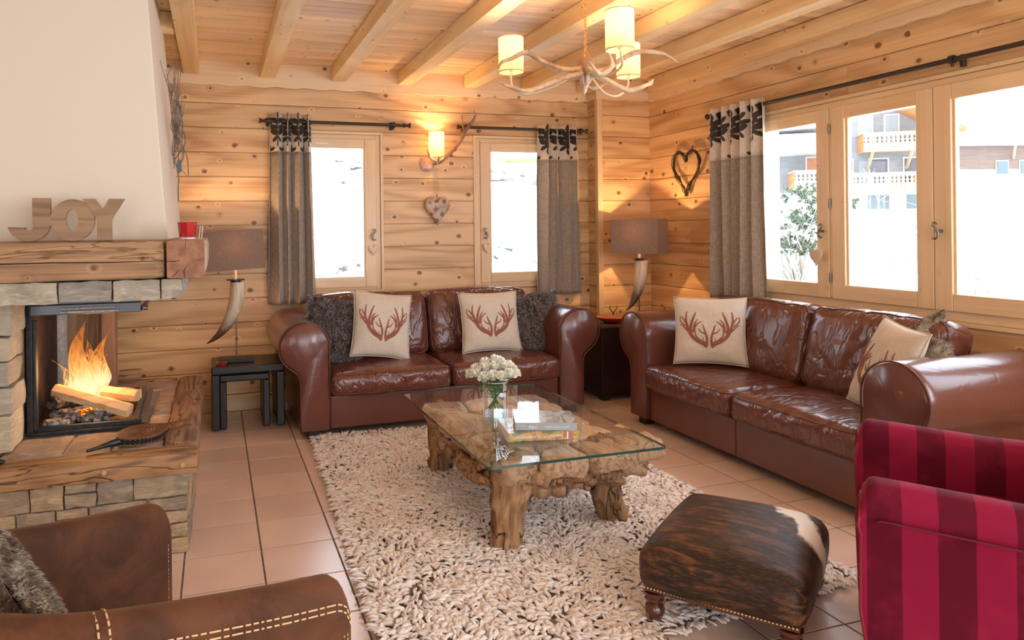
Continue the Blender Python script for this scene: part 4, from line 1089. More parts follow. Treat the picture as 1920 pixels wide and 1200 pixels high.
antler_pillow((1.895, 4.83, .645), (rad(-15), rad(0), rad(-3)), 'linen cushion with a red-brown antler print, second from the right on the back-wall sofa', .45, .44, seed=5)
antler_pillow((2.985, 3.80, .655), (rad(-14), rad(-1), rad(-42)), 'linen cushion with a red-brown antler print, in the far corner of the window sofa', .44, .43, seed=9)
antler_pillow((3.02, 2.585, .635), (rad(-22), rad(4), rad(-116)), 'linen cushion with a red-brown antler print, leaning on the near arm of the window sofa', .44, .46, seed=13, scale=.92, off=-.1)
def fur_pillow(loc, rot, label, w, h, t, seed, m0, m1, ns=11000, L=.042, group=None, wd=.0048):
    R = empty('fur_cushion', loc, 0, label, 'cushion', group); R.rotation_euler = rot
    f = pillow_surf(w, h, t, seed); n = 20
    b = MB(); b.grid(lambda a, c: f(-1+2*a, -1+2*c, -1), n, n); b.grid(lambda a, c: f(-1+2*a, -1+2*c, 1), n, n); b.build('cover', m0, R, 180)
    r = random.Random(seed); vs = []; fs = []
    for i in range(ns):
        u, v = r.uniform(-1, 1), r.uniform(-1, 1); side = -1 if r.random() < .8 else 1
        if r.random() < .18:
            if r.random() < .5: u = math.copysign(1, u)
            else: v = math.copysign(1, v)
        p = f(u, v, side); nn = Vector((u*abs(u)**3*1.2, side*1.0, v*abs(v)**3*1.2)).normalized()
        cl = Vector((nz(u*5+seed, v*5, 1), nz(u*5, v*5+seed, 7)*.5, nz(u*5, v*5, seed+13)-.25))
        d = (nn*.75 + cl*1.3 + Vector((r.uniform(-.3, .3), r.uniform(-.2, .2), r.uniform(-.3, .3)))).normalized()
        s = d.cross(Vector((r.uniform(-1, 1), r.uniform(-1, 1), r.uniform(-1, 1)))).normalized()*wd*.5
        l = L*r.uniform(.7, 1.2); q = p + d*l*.55; e = p + (d + Vector((0, 0, -.35))).normalized()*l
        k = len(vs); vs += [p-s, p+s, q+s*.8, q-s*.8, e]; fs += [(k, k+1, k+2, k+3), (k+3, k+2, k+4)]
    bb = MB(); bb.v = [tuple(x) for x in vs]; bb.f = fs; bb.build('fur', m1, R, 180, kind='stuff'); return R
fur_pillow((.775, 4.875, .635), (rad(-16), rad(10), rad(4)), 'dark grey-brown fur cushion by the left arm of the back-wall sofa', .40, .42, .12, 3, M['fur'], M['furtip'], group='dark fur cushions')
fur_pillow((2.245, 4.895, .625), (rad(-14), rad(-4), rad(-8)), 'dark grey-brown fur cushion by the right arm of the back-wall sofa', .42, .40, .12, 4, M['fur'], M['furtip'], group='dark fur cushions')
fur_pillow((3.20, 2.60, .665), (rad(-20), rad(-24), rad(-80)), 'mottled pale fur cushion behind the leaning linen cushion on the window sofa', .40, .38, .11, 6, M['furlight'], M['furlight'], 5000, .014, wd=.004)

# ================================================================== RUG
RG = empty('shaggy_rug', (1.35, 3.2, 0), 0, 'large beige rug of thick felt loops under the coffee table', 'rug')
c00, c10, c11, c01 = (.478, 1.88), (2.25, 2.05), (2.20, 4.44), (.585, 4.56)
def rg(u, v): return tuple((c00[k]*(1-u)+c10[k]*u)*(1-v)+(c01[k]*(1-u)+c11[k]*u)*v for k in (0, 1))
b = MB(); b.prism([(x-1.35, y-3.2) for x, y in (c00, c10, c11, c01)], .0005, .009, 'xy'); b.build('backing', M['rugbase'], RG, None)
npr = np.random.RandomState(5)
nu_, nv_ = 96, 146; U, V = np.meshgrid((np.arange(nu_)+.5)/nu_, (np.arange(nv_)+.5)/nv_)
U = (U + npr.uniform(-.5, .5, U.shape)/nu_).ravel(); V = (V + npr.uniform(-.5, .5, V.shape)/nv_).ravel(); U = U.clip(.002, .998); V = V.clip(.002, .998); nT = len(U)
bx = (c00[0]*(1-U)+c10[0]*U)*(1-V)+(c01[0]*(1-U)+c11[0]*U)*V - 1.35; by = (c00[1]*(1-U)+c10[1]*U)*(1-V)+(c01[1]*(1-U)+c11[1]*U)*V - 3.2
cl = np.array([mnoise.noise(Vector((x*2.6, y*2.6, 4.))) for x, y in zip(bx, by)])
ang = cl*5.0 + npr.normal(0, .75, nT) + PI
eu = np.minimum(U, 1-U)*nu_; ev = np.minimum(V, 1-V)*nv_
ang = np.where(eu < 1.2, np.where(U < .5, PI, 0)+npr.normal(0, .5, nT), ang); ang = np.where((ev < 1.2), np.where(V < .5, -PI/2, PI/2)+npr.normal(0, .5, nT), ang)
Lt = npr.uniform(.036, .054, nT); wt = npr.uniform(.0068, .0105, nT); tt = npr.uniform(.0035, .005, nT); el = npr.uniform(.25, .95, nT); roll = npr.uniform(-.9, .9, nT)
dx, dy = np.cos(ang), np.sin(ang); rows = []; ns_ = 5
for s in range(ns_):
    t = s/(ns_-1); a = el*(1.15-t*1.5)  # rises then bends over
    if s == 0: hx_ = np.zeros(nT); hz_ = np.full(nT, .008)
    else: hx_ = hx_ + np.cos(a)*Lt/(ns_-1); hz_ = np.maximum(hz_ + np.sin(a)*Lt/(ns_-1), .010)
    px, py, pz = bx+dx*hx_, by+dy*hx_, hz_ + .004
    wid = wt*(.75, 1.0, 1.05, .95, .45)[s]; thk = tt*(.9, 1, 1, 1, .5)[s]
    sx, sy, sz = -dy*np.cos(roll), dx*np.cos(roll), np.sin(roll)
    nx_, ny_, nz_ = -dx*np.sin(a)*np.cos(roll)*1.0 + dy*np.sin(roll)*.6, -dy*np.sin(a)*np.cos(roll) - dx*np.sin(roll)*.6, np.cos(a)*np.cos(roll)
    for (cw, ch) in ((1, 0), (.55, 1), (-.55, 1), (-1, 0), (-.55, -1), (.55, -1)):
        rows.append(np.stack([px+sx*wid*cw+nx_*thk*ch, py+sy*wid*cw+ny_*thk*ch, np.maximum(pz+sz*wid*cw+nz_*thk*ch, .002)], 1))
Vv = np.stack(rows, 1).reshape(-1, 3); per = ns_*6
fq = [(s*6+k, s*6+(k+1) % 6, (s+1)*6+(k+1) % 6, (s+1)*6+k) for s in range(ns_-1) for k in range(6)] + [((ns_-1)*6, (ns_-1)*6+1, (ns_-1)*6+2, (ns_-1)*6+3), ((ns_-1)*6, (ns_-1)*6+3, (ns_-1)*6+4, (ns_-1)*6+5)]
Fq = (np.array(fq)[None]+np.arange(nT)[:, None, None]*per).reshape(-1, 4)
me = bpy.data.meshes.new('felt_loops'); me.vertices.add(len(Vv)); me.vertices.foreach_set('co', Vv.astype(np.float32).ravel())
me.loops.add(len(Fq)*4); me.loops.foreach_set('vertex_index', Fq.astype(np.int32).ravel()); me.polygons.add(len(Fq)); me.polygons.foreach_set('loop_start', np.arange(0, len(Fq)*4, 4, dtype=np.int32))
me.update(calc_edges=True); me.shade_smooth(); o = obj('felt_loops', me, M['rug'], RG); o['kind'] = 'stuff'

# ================================================================== COFFEE TABLE
CT = empty('coffee_table', (1.37, 3.14, 0), 0, 'driftwood root coffee table with a clear rectangular glass top', 'coffee table')
TKz = wood('teak_root_z', (.40, .225, .11), (.10, .045, .02), 2, .2, 6, .3, .6, (.06,.03,.015), .4, 1.0, 0, 7, 2.4, 1.0)
TKx = wood('teak_root_x', (.52, .325, .185), (.20, .105, .055), 1, .5, 5, .3, .55, (.07,.035,.02), .4, .9, 0, 6, 2.6, .45)
def org(b, ctrl, rads, seed, seg=14, n=26, amp=.22, sq=1.0):
    s0 = len(b.v); stube(b, ctrl, rads, n, seg, sq); P_ = spline(ctrl, n); R_ = lerpl(rads, len(P_))
    for i in range(len(P_)):
        for k in range(seg):
            q = Vector(b.v[s0+i*seg+k]); d = q-P_[i]; th = 2*PI*k/seg
            r = 1 + amp*(abs(nz(math.cos(th)*2.6+seed, math.sin(th)*2.6, i*.055+seed))*-2.4+.45) + amp*.22*nz(q.x*30, q.y*30, q.z*9)
            b.v[s0+i*seg+k] = tuple(P_[i] + d*r)
def T(x, y, z): return (x-1.37, y-3.14, z)
legs = [([(1.13, 2.72, .006), (1.145, 2.72, .12), (1.15, 2.715, .24), (1.165, 2.70, .385)], [.062, .064, .078, .095], 3), ([(1.70, 2.83, .006), (1.655, 2.80, .09), (1.62, 2.77, .22), (1.62, 2.74, .385)], [.070, .055, .062, .085], 9),
        ([(1.155, 3.70, .006), (1.15, 3.68, .15), (1.16, 3.66, .375)], [.060, .058, .078], 14), ([(1.62, 3.66, .006), (1.60, 3.62, .15), (1.58, 3.58, .375)], [.065, .055, .075], 21)]
for c, r, sd in legs:
    b = MB(); org(b, [T(*p) for p in c], r, sd, 34, 44, .50); b.build('leg', TKz, CT, 180)
# flat-cut root pieces just under the glass
rt = random.Random(11); gx = [1.055, 1.27, 1.49, 1.70]; gy = [2.575, 2.80, 3.02, 3.24, 3.46, 3.70]; gp = {}
for i in range(4):
    for j in range(6): gp[(i, j)] = (gx[i]+rt.uniform(-.06, .06)*(1 if 0 < i < 3 else .5), gy[j]+rt.uniform(-.07, .07)*(1 if 0 < j < 5 else .45))
for i in range(3):
    for j in range(5):
        q = [gp[(i, j)], gp[(i+1, j)], gp[(i+1, j+1)], gp[(i, j+1)]]; cx = sum(p[0] for p in q)/4; cy = sum(p[1] for p in q)/4
        out = []
        for k in range(4):
            a, c = q[k], q[(k+1) % 4]
            for m in range(6):
                t = m/6; x, y = a[0]+(c[0]-a[0])*t, a[1]+(c[1]-a[1])*t; x += .012*nz(x*11, y*11, 0); y += .012*nz(x*11, y*11, 6)
                d = math.hypot(x-cx, y-cy); sh = .007+.022*(m == 0); out.append((x-(x-cx)/d*sh, y-(y-cy)/d*sh))
        n = len(out); top = .398 - rt.uniform(0, .012); vs = []
        for (s, z) in ((.90, top-.085), (1.02, top-.05), (1.0, top-.012), (.93, top-.001), (.6, top), (.25, top-.003)):
            for k, (x, y) in enumerate(out):
                xx, yy = cx+(x-cx)*s, cy+(y-cy)*s; zz = z + (.006*nz(xx*14, yy*14, 3) if z > top-.02 else .02*nz(xx*9, yy*9, 8)); vs.append(T(xx, yy, min(zz, .4035)))
        b = MB(); fs = [(r*n+k, r*n+(k+1) % n, (r+1)*n+(k+1) % n, (r+1)*n+k) for r in range(5) for k in range(n)] + [tuple(range(n)), tuple(range(5*n, 6*n))]
        b.add(vs, fs); o = b.build('root_piece', TKx, CT, 60)
# projecting root end at the near right corner with a peg
b = MB(); rough_box(b, *(1.64-1.37, 1.86-1.37), 2.66-3.14, 2.80-3.14, .30, .398, (8, 6, 4), .012, 14, .018, 3); b.build('root_end', TKx, CT, 60)
b = MB(); rough_box(b, 1.66-1.37, 1.80-1.37, 2.70-3.14, 2.78-3.14, .235, .31, (6, 4, 4), .016, 20, .018, 9); b.build('root_end', TKx, CT, 60)
# gnarled roots woven between the legs
rt = random.Random(23)
def side_roots(p, q, zt, zb, cnt, sag, nx_, ny_):
    for i in range(cnt):
        t0 = rt.uniform(0, .55); t1 = min(1, t0+rt.uniform(.3, .55)); za = rt.uniform(zb, zt); zc = rt.uniform(zb, zt)
        pts = []
        for k in range(5):
            t = t0+(t1-t0)*k/4; f = math.sin(PI*k/4); x = p[0]+(q[0]-p[0])*t + nx_*rt.uniform(-.045, .03); y = p[1]+(q[1]-p[1])*t + ny_*rt.uniform(-.045, .03)
            z = za+(zc-za)*k/4 + rt.uniform(-.025, .025) + sag(t); pts.append(T(x, y, max(.12, z)))
        r = rt.uniform(.014, .030); b = MB(); org(b, pts, [r*.6, r*1.1, r, r*1.15, r*.55], i*3.3, 12, 24, .42); b.build('gnarled_root', TKz, CT, 180)
side_roots((1.11, 3.66), (1.10, 2.74), .345, .26, 15, lambda t: -.05*math.sin(PI*t), 1, 0)
side_roots((1.15, 2.66), (1.66, 2.70), .345, .25, 15, lambda t: -.045*(1-math.sin(PI*t)), 0, 1)
side_roots((1.20, 3.5), (1.60, 3.3), .34, .28, 7, lambda t: 0, 1, 1); side_roots((1.66, 3.6), (1.68, 2.8), .34, .27, 9, lambda t: -.03, 1, 0)
for c, r in [([(1.12, 3.60, .33), (1.10, 3.45, .27), (1.11, 3.25, .23), (1.10, 3.05, .22), (1.12, 2.86, .26), (1.15, 2.76, .33)], [.045, .04, .035, .038, .045, .05]),
             ([(1.18, 2.68, .26), (1.30, 2.66, .31), (1.42, 2.67, .33), (1.54, 2.69, .30), (1.64, 2.74, .24)], [.045, .045, .04, .045, .05])]:
    b = MB(); org(b, [T(*p) for p in c], r, 31, 20, 40, .45); b.build('gnarled_root', TKz, CT, 180)
# glass top: clear slab with a dark green polished edge
def rr2(x0, x1, y0, y1, r, n=6):
    o = []
    for cx, cy, a0 in ((x1-r, y1-r, 0), (x0+r, y1-r, 90), (x0+r, y0+r, 180), (x1-r, y0+r, 270)):
        o += [(cx+r*math.cos(rad(a0+90*i/n)), cy+r*math.sin(rad(a0+90*i/n))) for i in range(n+1)]
    return o
gp_ = rr2(.972-1.37, 1.757-1.37, 2.505-3.14, 3.775-3.14, .022); n = len(gp_)
GT = empty('glass_top', (0, 0, 0), parent=CT)
b = MB(); b.add([(x, y, .420) for x, y in gp_], [tuple(range(n))]); me = b.mesh('glass_surface')
o = obj('glass_surface', me, M['tglass'], GT)
for p_ in me.polygons:
    if p_.normal.z < 0: p_.flip()
b = MB(); b.add([(x, y, z) for z in (.409, .4198) for x, y in gp_], [(k, (k+1) % n, n+(k+1) % n, n+k) for k in range(n)]); b.build('polished_edge', M['glassedge'], GT, 60)

# ------------------------------------------------------------------ vase with roses
vr = glass_mat('vase_glass', (.93, .97, .98), 1.3, True)
VZ = empty('glass_vase', (1.272, 3.185, .4205), 0, 'clear cylindrical glass vase of white roses on the coffee table', 'vase')
b = MB(); b.lathe([(.056, 0), (.058, .004), (.060, .165), (.0615, .168)], 40, cap=False); b.build('vase_wall', vr, VZ, 60)
b = MB(); b.tube([(.0612*math.cos(2*PI*k/40), .0612*math.sin(2*PI*k/40), .168) for k in range(41)], .0012, 6, False); b.build('vase_rim', plain('clear_rim', (.72, .80, .82), .1, coat=1.0), VZ, 60)
b = MB(); b.lathe([(.0001, .002), (.053, .002), (.053, .024), (.0001, .024)], 32, cap=False); b.build('thick_base', glass_mat('vase_base', (.80, .88, .92), 1.5, True), VZ, 60)
b = MB(); b.lathe([(.0001, .10), (.054, .10)], 32, cap=False); b.build('water_surface', glass_mat('water', (.9, .95, .95), 1.33), VZ, 60)
stg = plain('rose_stem', (.07, .17, .04), .5); lfg = plain('rose_leaf', (.045, .13, .03), .5)
ptl = plain('rose_petal', (.93, .91, .82), .55, col2=(.86, .85, .70), nscale=30)
def rose_mesh(seed):
    r = random.Random(seed); b = MB()
    for ring, (cnt, rad_, h, z0, open_) in enumerate([(3, .008, .034, .004, .05), (4, .0135, .033, .002, .2), (5, .0185, .031, 0, .45), (6, .0225, .027, -.001, .8)]):
        for k in range(cnt):
            a0 = 2*PI*k/cnt + ring*.7 + r.uniform(-.2, .2); wdt = 2*PI/cnt*.72
            vs = []; nu, nv = 6, 5
            for j in range(nv):
                for i in range(nu):
                    u = i/(nu-1)*2-1; v = j/(nv-1); a = a0+u*wdt*(.55+.45*math.sin(PI*min(1, v+.25)))
                    rr_ = rad_*(.30+.70*math.sin(v*1.45+.12)) + open_*.011*max(0, v-.62)*2.4 - .0015*(1-u*u)*(-1)
                    vs.append((rr_*math.cos(a), rr_*math.sin(a), z0+h*v*(1-.12*u*u) - open_*.007*max(0, v-.7)*3))
            b.add(vs, [(j*nu+i, j*nu+i+1, (j+1)*nu+i+1, (j+1)*nu+i) for j in range(nv-1) for i in range(nu-1)])
    b.lathe([(.0001, -.004), (.010, .0), (.009, .02), (.003, .03), (.0001, .031)], 8)
    me = b.mesh('bloom', 180); return me
rm = [rose_mesh(k) for k in range(3)]; lab = 'white rose in the glass vase on the coffee table'
heads = [(-.088, -.012, .205), (-.062, -.045, .188), (-.03, -.058, .193), (.008, -.062, .188), (.048, -.055, .196), (.082, -.03, .195), (-.075, .03, .215), (-.045, -.01, .226), (-.008, -.022, .228), (.034, -.018, .232), (.068, .012, .222), (-.03, .035, .238), (.012, .03, .248), (.04, .045, .236), (.092, .035, .205), (-.095, .04, .19)]
for k, (x, y, z) in enumerate(heads):
    R = empty('rose', (VZ.location.x+x, VZ.location.y+y, VZ.location.z+z), 0, lab, 'flower', 'white roses in the vase')
    d = Vector((x*1.3, y*1.3, .13)).normalized(); q = Vector((0, 0, 1)).rotation_difference(d)
    o = obj('bloom', rm[k % 3], ptl, R); o.rotation_euler = q.to_euler(); o.scale = (1.12,)*3
    b = MB(); bx_ = Vector((-x*.42, -y*.5, .034)) - Vector((x, y, z)); stube(b, [(0, 0, 0), Vector((-x*.55, -y*.5, -.065)), bx_], [.0024, .0022, .002], 8, 5); b.build('stem', stg, R, 60)
    b = MB()
    for s in range(3):
        a = s*2.1+k; c = Vector((-x*.30+.022*math.cos(a), -y*.30+.022*math.sin(a), -.045-.012*s)); e = c + Vector((.028*math.cos(a), .028*math.sin(a), -.004)); w_ = Vector((-math.sin(a), math.cos(a), 0))*.010; m_ = (c+e)/2 + Vector((0, 0, .004))
        b.add([c, m_+w_, e, m_-w_], [(0, 1, 2, 3)])
    b.build('leaf', lfg, R, 60, kind='stuff')
# ------------------------------------------------------------------ books on the table
def text_mesh(body, size, name='lettering', font_shear=0.0, ext=.0001):
    c = bpy.data.curves.new(name, 'FONT'); c.body = body; c.size = size; c.shear = font_shear; c.extrude = ext; c.align_x = 'LEFT'
    t = bpy.data.objects.new('tmp', c); COL.objects.link(t)
    ms = bpy.data.meshes.new_from_object(t.evaluated_get(bpy.context.evaluated_depsgraph_get())); bpy.data.objects.remove(t); ms.name = name; return ms
def book(name, loc, rz, Lx, Ly, H, cov, spine, label, texts, tmat, top=None):
    R = empty(name, loc, rz, label, 'book')
    b = MB(); b.box(.002, Lx-.002, .003, Ly-.003, .0025, H-.0025); b.build('pages', plain(name+'_pages', (.80, .76, .68), .8), R, None)
    b = MB(); b.box(0, Lx, 0, Ly, 0, .0024); b.box(0, Lx, 0, Ly, H-.0024, H); b.build('covers', cov, R, None)
    b = MB(); b.box(0, Lx, -.0022, -.0001, 0, H); b.build('spine', spine, R, None, bevel=.0008)
    for (s, size, x, z, sh) in texts:
        obj('lettering', text_mesh(s, size, font_shear=sh), tmat, R, (x, -.0024, z), (PI/2, 0, 0))
    return R
def cover_mat(name, stops, scale=6):
    m, nt, bs = newmat(name); n = tnoise(nt, nd(nt, 'ShaderNodeVectorMath', {0: coords(nt, rnd=False), 1: (1, .6, 2)}, operation='MULTIPLY').outputs[0], scale, 4, .6, 1.0)
    nt.links.new(ramp(nt, mrange(nt, n, .3, .7), stops), bs.inputs['Base Color']); bs.inputs['Roughness'].default_value = .2; bs.inputs['Coat Weight'].default_value = .6; return m
c1 = cover_mat('sunset_cover', [(0, (.05, .06, .02)), (.35, (.35, .28, .05)), (.7, (.62, .30, .06)), (1, (.25, .12, .04))], 14)
c2 = cover_mat('alps_cover', [(0, (.30, .31, .31)), (.5, (.55, .56, .60)), (.75, (.74, .76, .82)), (1, (.28, .26, .24))], 16)
c2s = plain('grey_blue_spine', (.36, .40, .42), .3, coat=.5)
wt_ = plain('white_ink', (.85, .85, .82), .6)
book('travel_book', (1.168, 2.775, .4205), rad(-10.5), .305, .245, .036, c1, c1, 'thick travel book with orange and olive cover, lower of the two on the glass table', [('1000 JOURNEYS', .0165, .020, .012, 0), ('of a', .010, .150, .012, .3), ('LIFETIME', .0165, .172, .012, 0)], wt_)
R_ = bpy.data.objects['travel_book']
b = MB(); b.box(.252, .257, -.0027, -.0023, .003, .033); b.build('spine_bar', wt_, R_, None); b = MB(); b.box(.259, .278, -.0027, -.0023, .003, .033); b.build('spine_photo', plain('pink_photo', (.5, .16, .2), .4), R_, None)
b = MB()
for r in ((.283, .295, .026, .0285), (.283, .295, .009, .0115), (.283, .2853, .0115, .026), (.2927, .295, .0115, .026)): b.box(r[0], r[1], -.0028, -.0023, r[2], r[3])
b.build('yellow_emblem', plain('yellow_ink', (.85, .62, .03), .5), R_, None)
book('alps_book', (1.212, 2.806, .4570), rad(-20), .262, .20, .033, c2, c2s, 'grey book about winter in the Alps, on top of the thick travel book', [('WINTER', .0085, .012, .018, 0), ('IN THE', .0065, .022, .007, 0), ('Alps', .022, .052, .009, .35), ('MANUELA DARLING GANSSER', .0075, .125, .013, 0)], wt_)

# ================================================================== ARMCHAIRS
def tub_path(L, Wc, rc, n=70):
    # centre line of the arms and back: local x forward, y left; starts at the right arm's front end
    h = Wc/2; pts = []
    seg = [('l', (0, -h), (-L+rc, -h)), ('a', (-L+rc, -h+rc), rc, 270, 180), ('l', (-L, -h+rc), (-L, h-rc)), ('a', (-L+rc, h-rc), rc, 180, 90), ('l', (-L+rc, h), (0, h))]
    for s in seg:
        if s[0] == 'l':
            a, b = s[1], s[2]; m = max(2, int(math.hypot(b[0]-a[0], b[1]-a[1])/.010))
            pts += [(a[0]+(b[0]-a[0])*i/m, a[1]+(b[1]-a[1])*i/m) for i in range(m)]
        else:
            c, r, a0, a1 = s[1], s[2], s[3], s[4]; m = 10
            pts += [(c[0]+r*math.cos(rad(a0+(a1-a0)*i/m)), c[1]+r*math.sin(rad(a0+(a1-a0)*i/m))) for i in range(m)]
    pts.append((0, h)); return pts
def shell_chair(R, mat, L, Wc, rc, th, hf, zb, sec, taper=0.0, cr=.05):
    P_ = [(x, y*(1-taper*min(1, max(0, -x/L)))) for x, y in tub_path(L, Wc, rc)]; n = len(P_); vs = []; info = []
    cum = [0]
    for i in range(1, n): cum.append(cum[-1]+math.hypot(P_[i][0]-P_[i-1][0], P_[i][1]-P_[i-1][1]))
    tot = cum[-1]; m = len(sec(0, 1))
    for i, (x, y) in enumerate(P_):
        a, b_ = P_[max(i-1, 0)], P_[min(i+1, n-1)]; d = Vector((b_[0]-a[0], b_[1]-a[1], 0)).normalized(); out = Vector((-d.y, d.x, 0))  # outward (right-hand side of travel)
        s = cum[i]/tot; e = min(cum[i], tot-cum[i]); H = hf(s, x)
        if e < cr: H -= cr*(1-math.sqrt(max(0, 1-(1-e/cr)**2)))*.9
        for (o_, z) in sec(s, H):
            k = 1.0
            vs.append(Vector((x, y, 0)) + out*o_*(-1 if False else 1)*k + Vector((0, 0, z)))
        info.append((Vector((x, y, 0)), out, H))
    b = MB(); fs = [(i*m+k, i*m+(k+1) % m, (i+1)*m+(k+1) % m, (i+1)*m+k) for i in range(n-1) for k in range(m)] + [tuple(range(m-1, -1, -1)), tuple((n-1)*m+k for k in range(m))]
    b.add(vs, fs); o = b.build('tub_shell', mat, R, 50); return o, info, vs, m, n
# --- brown suede tub chair (faces the coffee table)
BC = empty('tub_armchair', (.045, 1.685, 0), rad(35), 'brown suede tub armchair with tan double stitching, nearest at the left', 'armchair')
def sec_b(s, H):
    t = .036; return [(t, .10), (t*1.05, H*.5), (t+.004, H-.075), (t+.004, H-.06), (t+.002, H-.03), (t*.72, H-.009), (t*.3, H), (-t*.3, H), (-t*.75, H-.010), (-t, H-.035), (-t, H-.08), (-t, H*.5), (-t, .10)]
hfb = lambda s, x: .62 + .115*sm01(0, -.55, x) if False else .635 + .125*min(1, max(0, -x/.62))**1.2
ob, inf, vsb, mb_, nb_ = shell_chair(BC, M['suede'], .62, .64, .20, .1, hfb, .1, sec_b, .34, .038)
b = MB()
def stitch_line(b, pts, r=.0016, dash=.010, gap=.004):
    acc = 0; run = []
    P_ = [pts[0]]
    for q in pts[1:]:
        d = (q-P_[-1]).length; k = max(1, int(d/.004))
        a = P_[-1]
        for i in range(1, k+1): P_.append(a.lerp(q, i/k))
    tot = 0; seg = [P_[0]]
    for a, q in zip(P_[:-1], P_[1:]):
        tot += (q-a).length; ph = tot % (dash+gap)
        if ph < dash: seg.append(q)
        else:
            if len(seg) > 1: b.tube([seg[0], seg[-1]], r, 4, False)
            seg = [q]
for off in (.042, .054):
    stitch_line(b, [c + o_*(.0405) + Vector((0, 0, H-off)) for c, o_, H in inf])
ic = [k for k, (c, o_, H) in enumerate(inf) if c.x < -.60 and c.y < -.10]
kk = next(k for k, (c, o_, H) in enumerate(inf) if c.x < -.43)
for dk in (0, .016):
    c, o_, H = inf[kk]; t_ = Vector((-o_.y, o_.x, 0)); 
    stitch_line(b, [c+t_*dk+o_*(-.028)+Vector((0, 0, H-.009)), c+t_*dk+o_*.0+Vector((0, 0, H+.0018)), c+t_*dk+o_*.027+Vector((0, 0, H-.007)), c+t_*dk+o_*.041+Vector((0, 0, H-.03)), c+t_*dk+o_*.0415+Vector((0, 0, H-.055))])
for end, sg in ((0, 1), (-1, 1)):
    c, o_, H = inf[end]; 
    for dx_ in (-.010, -.019):
        for side in (1, -1):
            stitch_line(b, [c + Vector((dx_, 0, 0)) + o_*side*(.0415 if side > 0 else .0375) + Vector((0, 0, z)) for z in (.12, .3, .45, H-.055)], .0011, .006, .004)
b.build('stitching', M['thread'], BC, None, kind='stuff')
cushion('seat_cushion', BC, M['suede'], (-.29, 0, .34), (0, 0, 0), .25, .20, .06, .04, pmat=M['thread'], pipe=False, puff=.02, seed=3)
b = MB(); b.box(-.54, -.02, -.20, .20, .12, .285); b.build('seat_base', M['suede'], BC, None, bevel=.01)
for x_, y_ in ((-.06, -.29), (-.06, .29), (-.56, -.16), (-.56, .16)):
    b = MB(); b.tube([(x_, y_, 0), (x_, y_, .12)], [.018, .026], 12); b.build('leg', M['darkfoot'], BC, 50)
fur_pillow((-.39, 1.56, .575), (rad(-24), rad(30), rad(110)), 'mottled grey and cream fur cushion leaning in the brown tub armchair', .42, .42, .13, 8, M['furlight'], M['furlight'], 9000, .016, wd=.0035)
# --- red striped velvet armchair
RC = empty('velvet_armchair', (1.925, 1.715, 0), rad(132.6), 'crimson striped velvet armchair at the right edge, beside the footstool', 'armchair')
def sec_r(s, H):
    return [(.058, .135), (.066, .30), (.058, H-.100), (.070, H-.086), (.076, H-.06), (.066, H-.022), (.040, H-.003), (.0, H+.003), (-.035, H-.006), (-.056, H-.03), (-.058, H-.08), (-.055, .30), (-.055, .135)]
orr, infr, vr_, mr_, nr_ = shell_chair(RC, M['velvet'], .78, .655, .16, .12, lambda s, x: .635 - .02*min(1, max(0, -x/.35)) + .26*sm01(-.50, -.74, x), .13, sec_r, 0.0, .028)
for v in orr.data.vertices:  # fronts of the arms bow out slightly
    if v.co.x > -.06: v.co.x += .028*math.sin(PI*min(1, max(0, (v.co.z-.135)/.5)))*(1+v.co.x/.06) + .012*(1 if v.co.z > .5 else 0)
for end in (0, -1):
    c, o_, H = infr[end]; b = MB(); pts = []
    for (q, z) in sec_r(0, H-.024): pts.append(c + o_*q*1.03 + Vector((.003+.028*math.sin(PI*min(1, max(0, (z-.135)/.5))) + .010*(1 if z > .5 else 0), 0, z)))
    b.tube(pts, .0045, 6); b.build('piping', M['redpiping'], RC, 180)
b = MB(); b.tube([c + o_*.0755 + Vector((0, 0, H-.088)) for c, o_, H in infr[1:-1]], .003, 5); b.build('seam_cord', plain('seam_cord_red', (.13, .004, .014), .8), RC, 180)
cushion('seat_cushion', RC, M['velvet'], (-.355, 0, .375), (0, 0, 0), .345, .268, .075, .04, pmat=M['redpiping'], puff=.02, seed=5)
b = MB(); b.box(-.72, -.01, -.27, .27, .14, .298); b.build('seat_base', M['velvet'], RC, None, bevel=.012)
for x_, y_ in ((-.05, -.30), (-.05, .30), (-.72, -.26), (-.72, .26)):
    b = MB(); b.tube([(x_, y_, 0), (x_, y_, .14)], [.017, .028], 4); b.build('leg', M['darkfoot'], RC, 30)

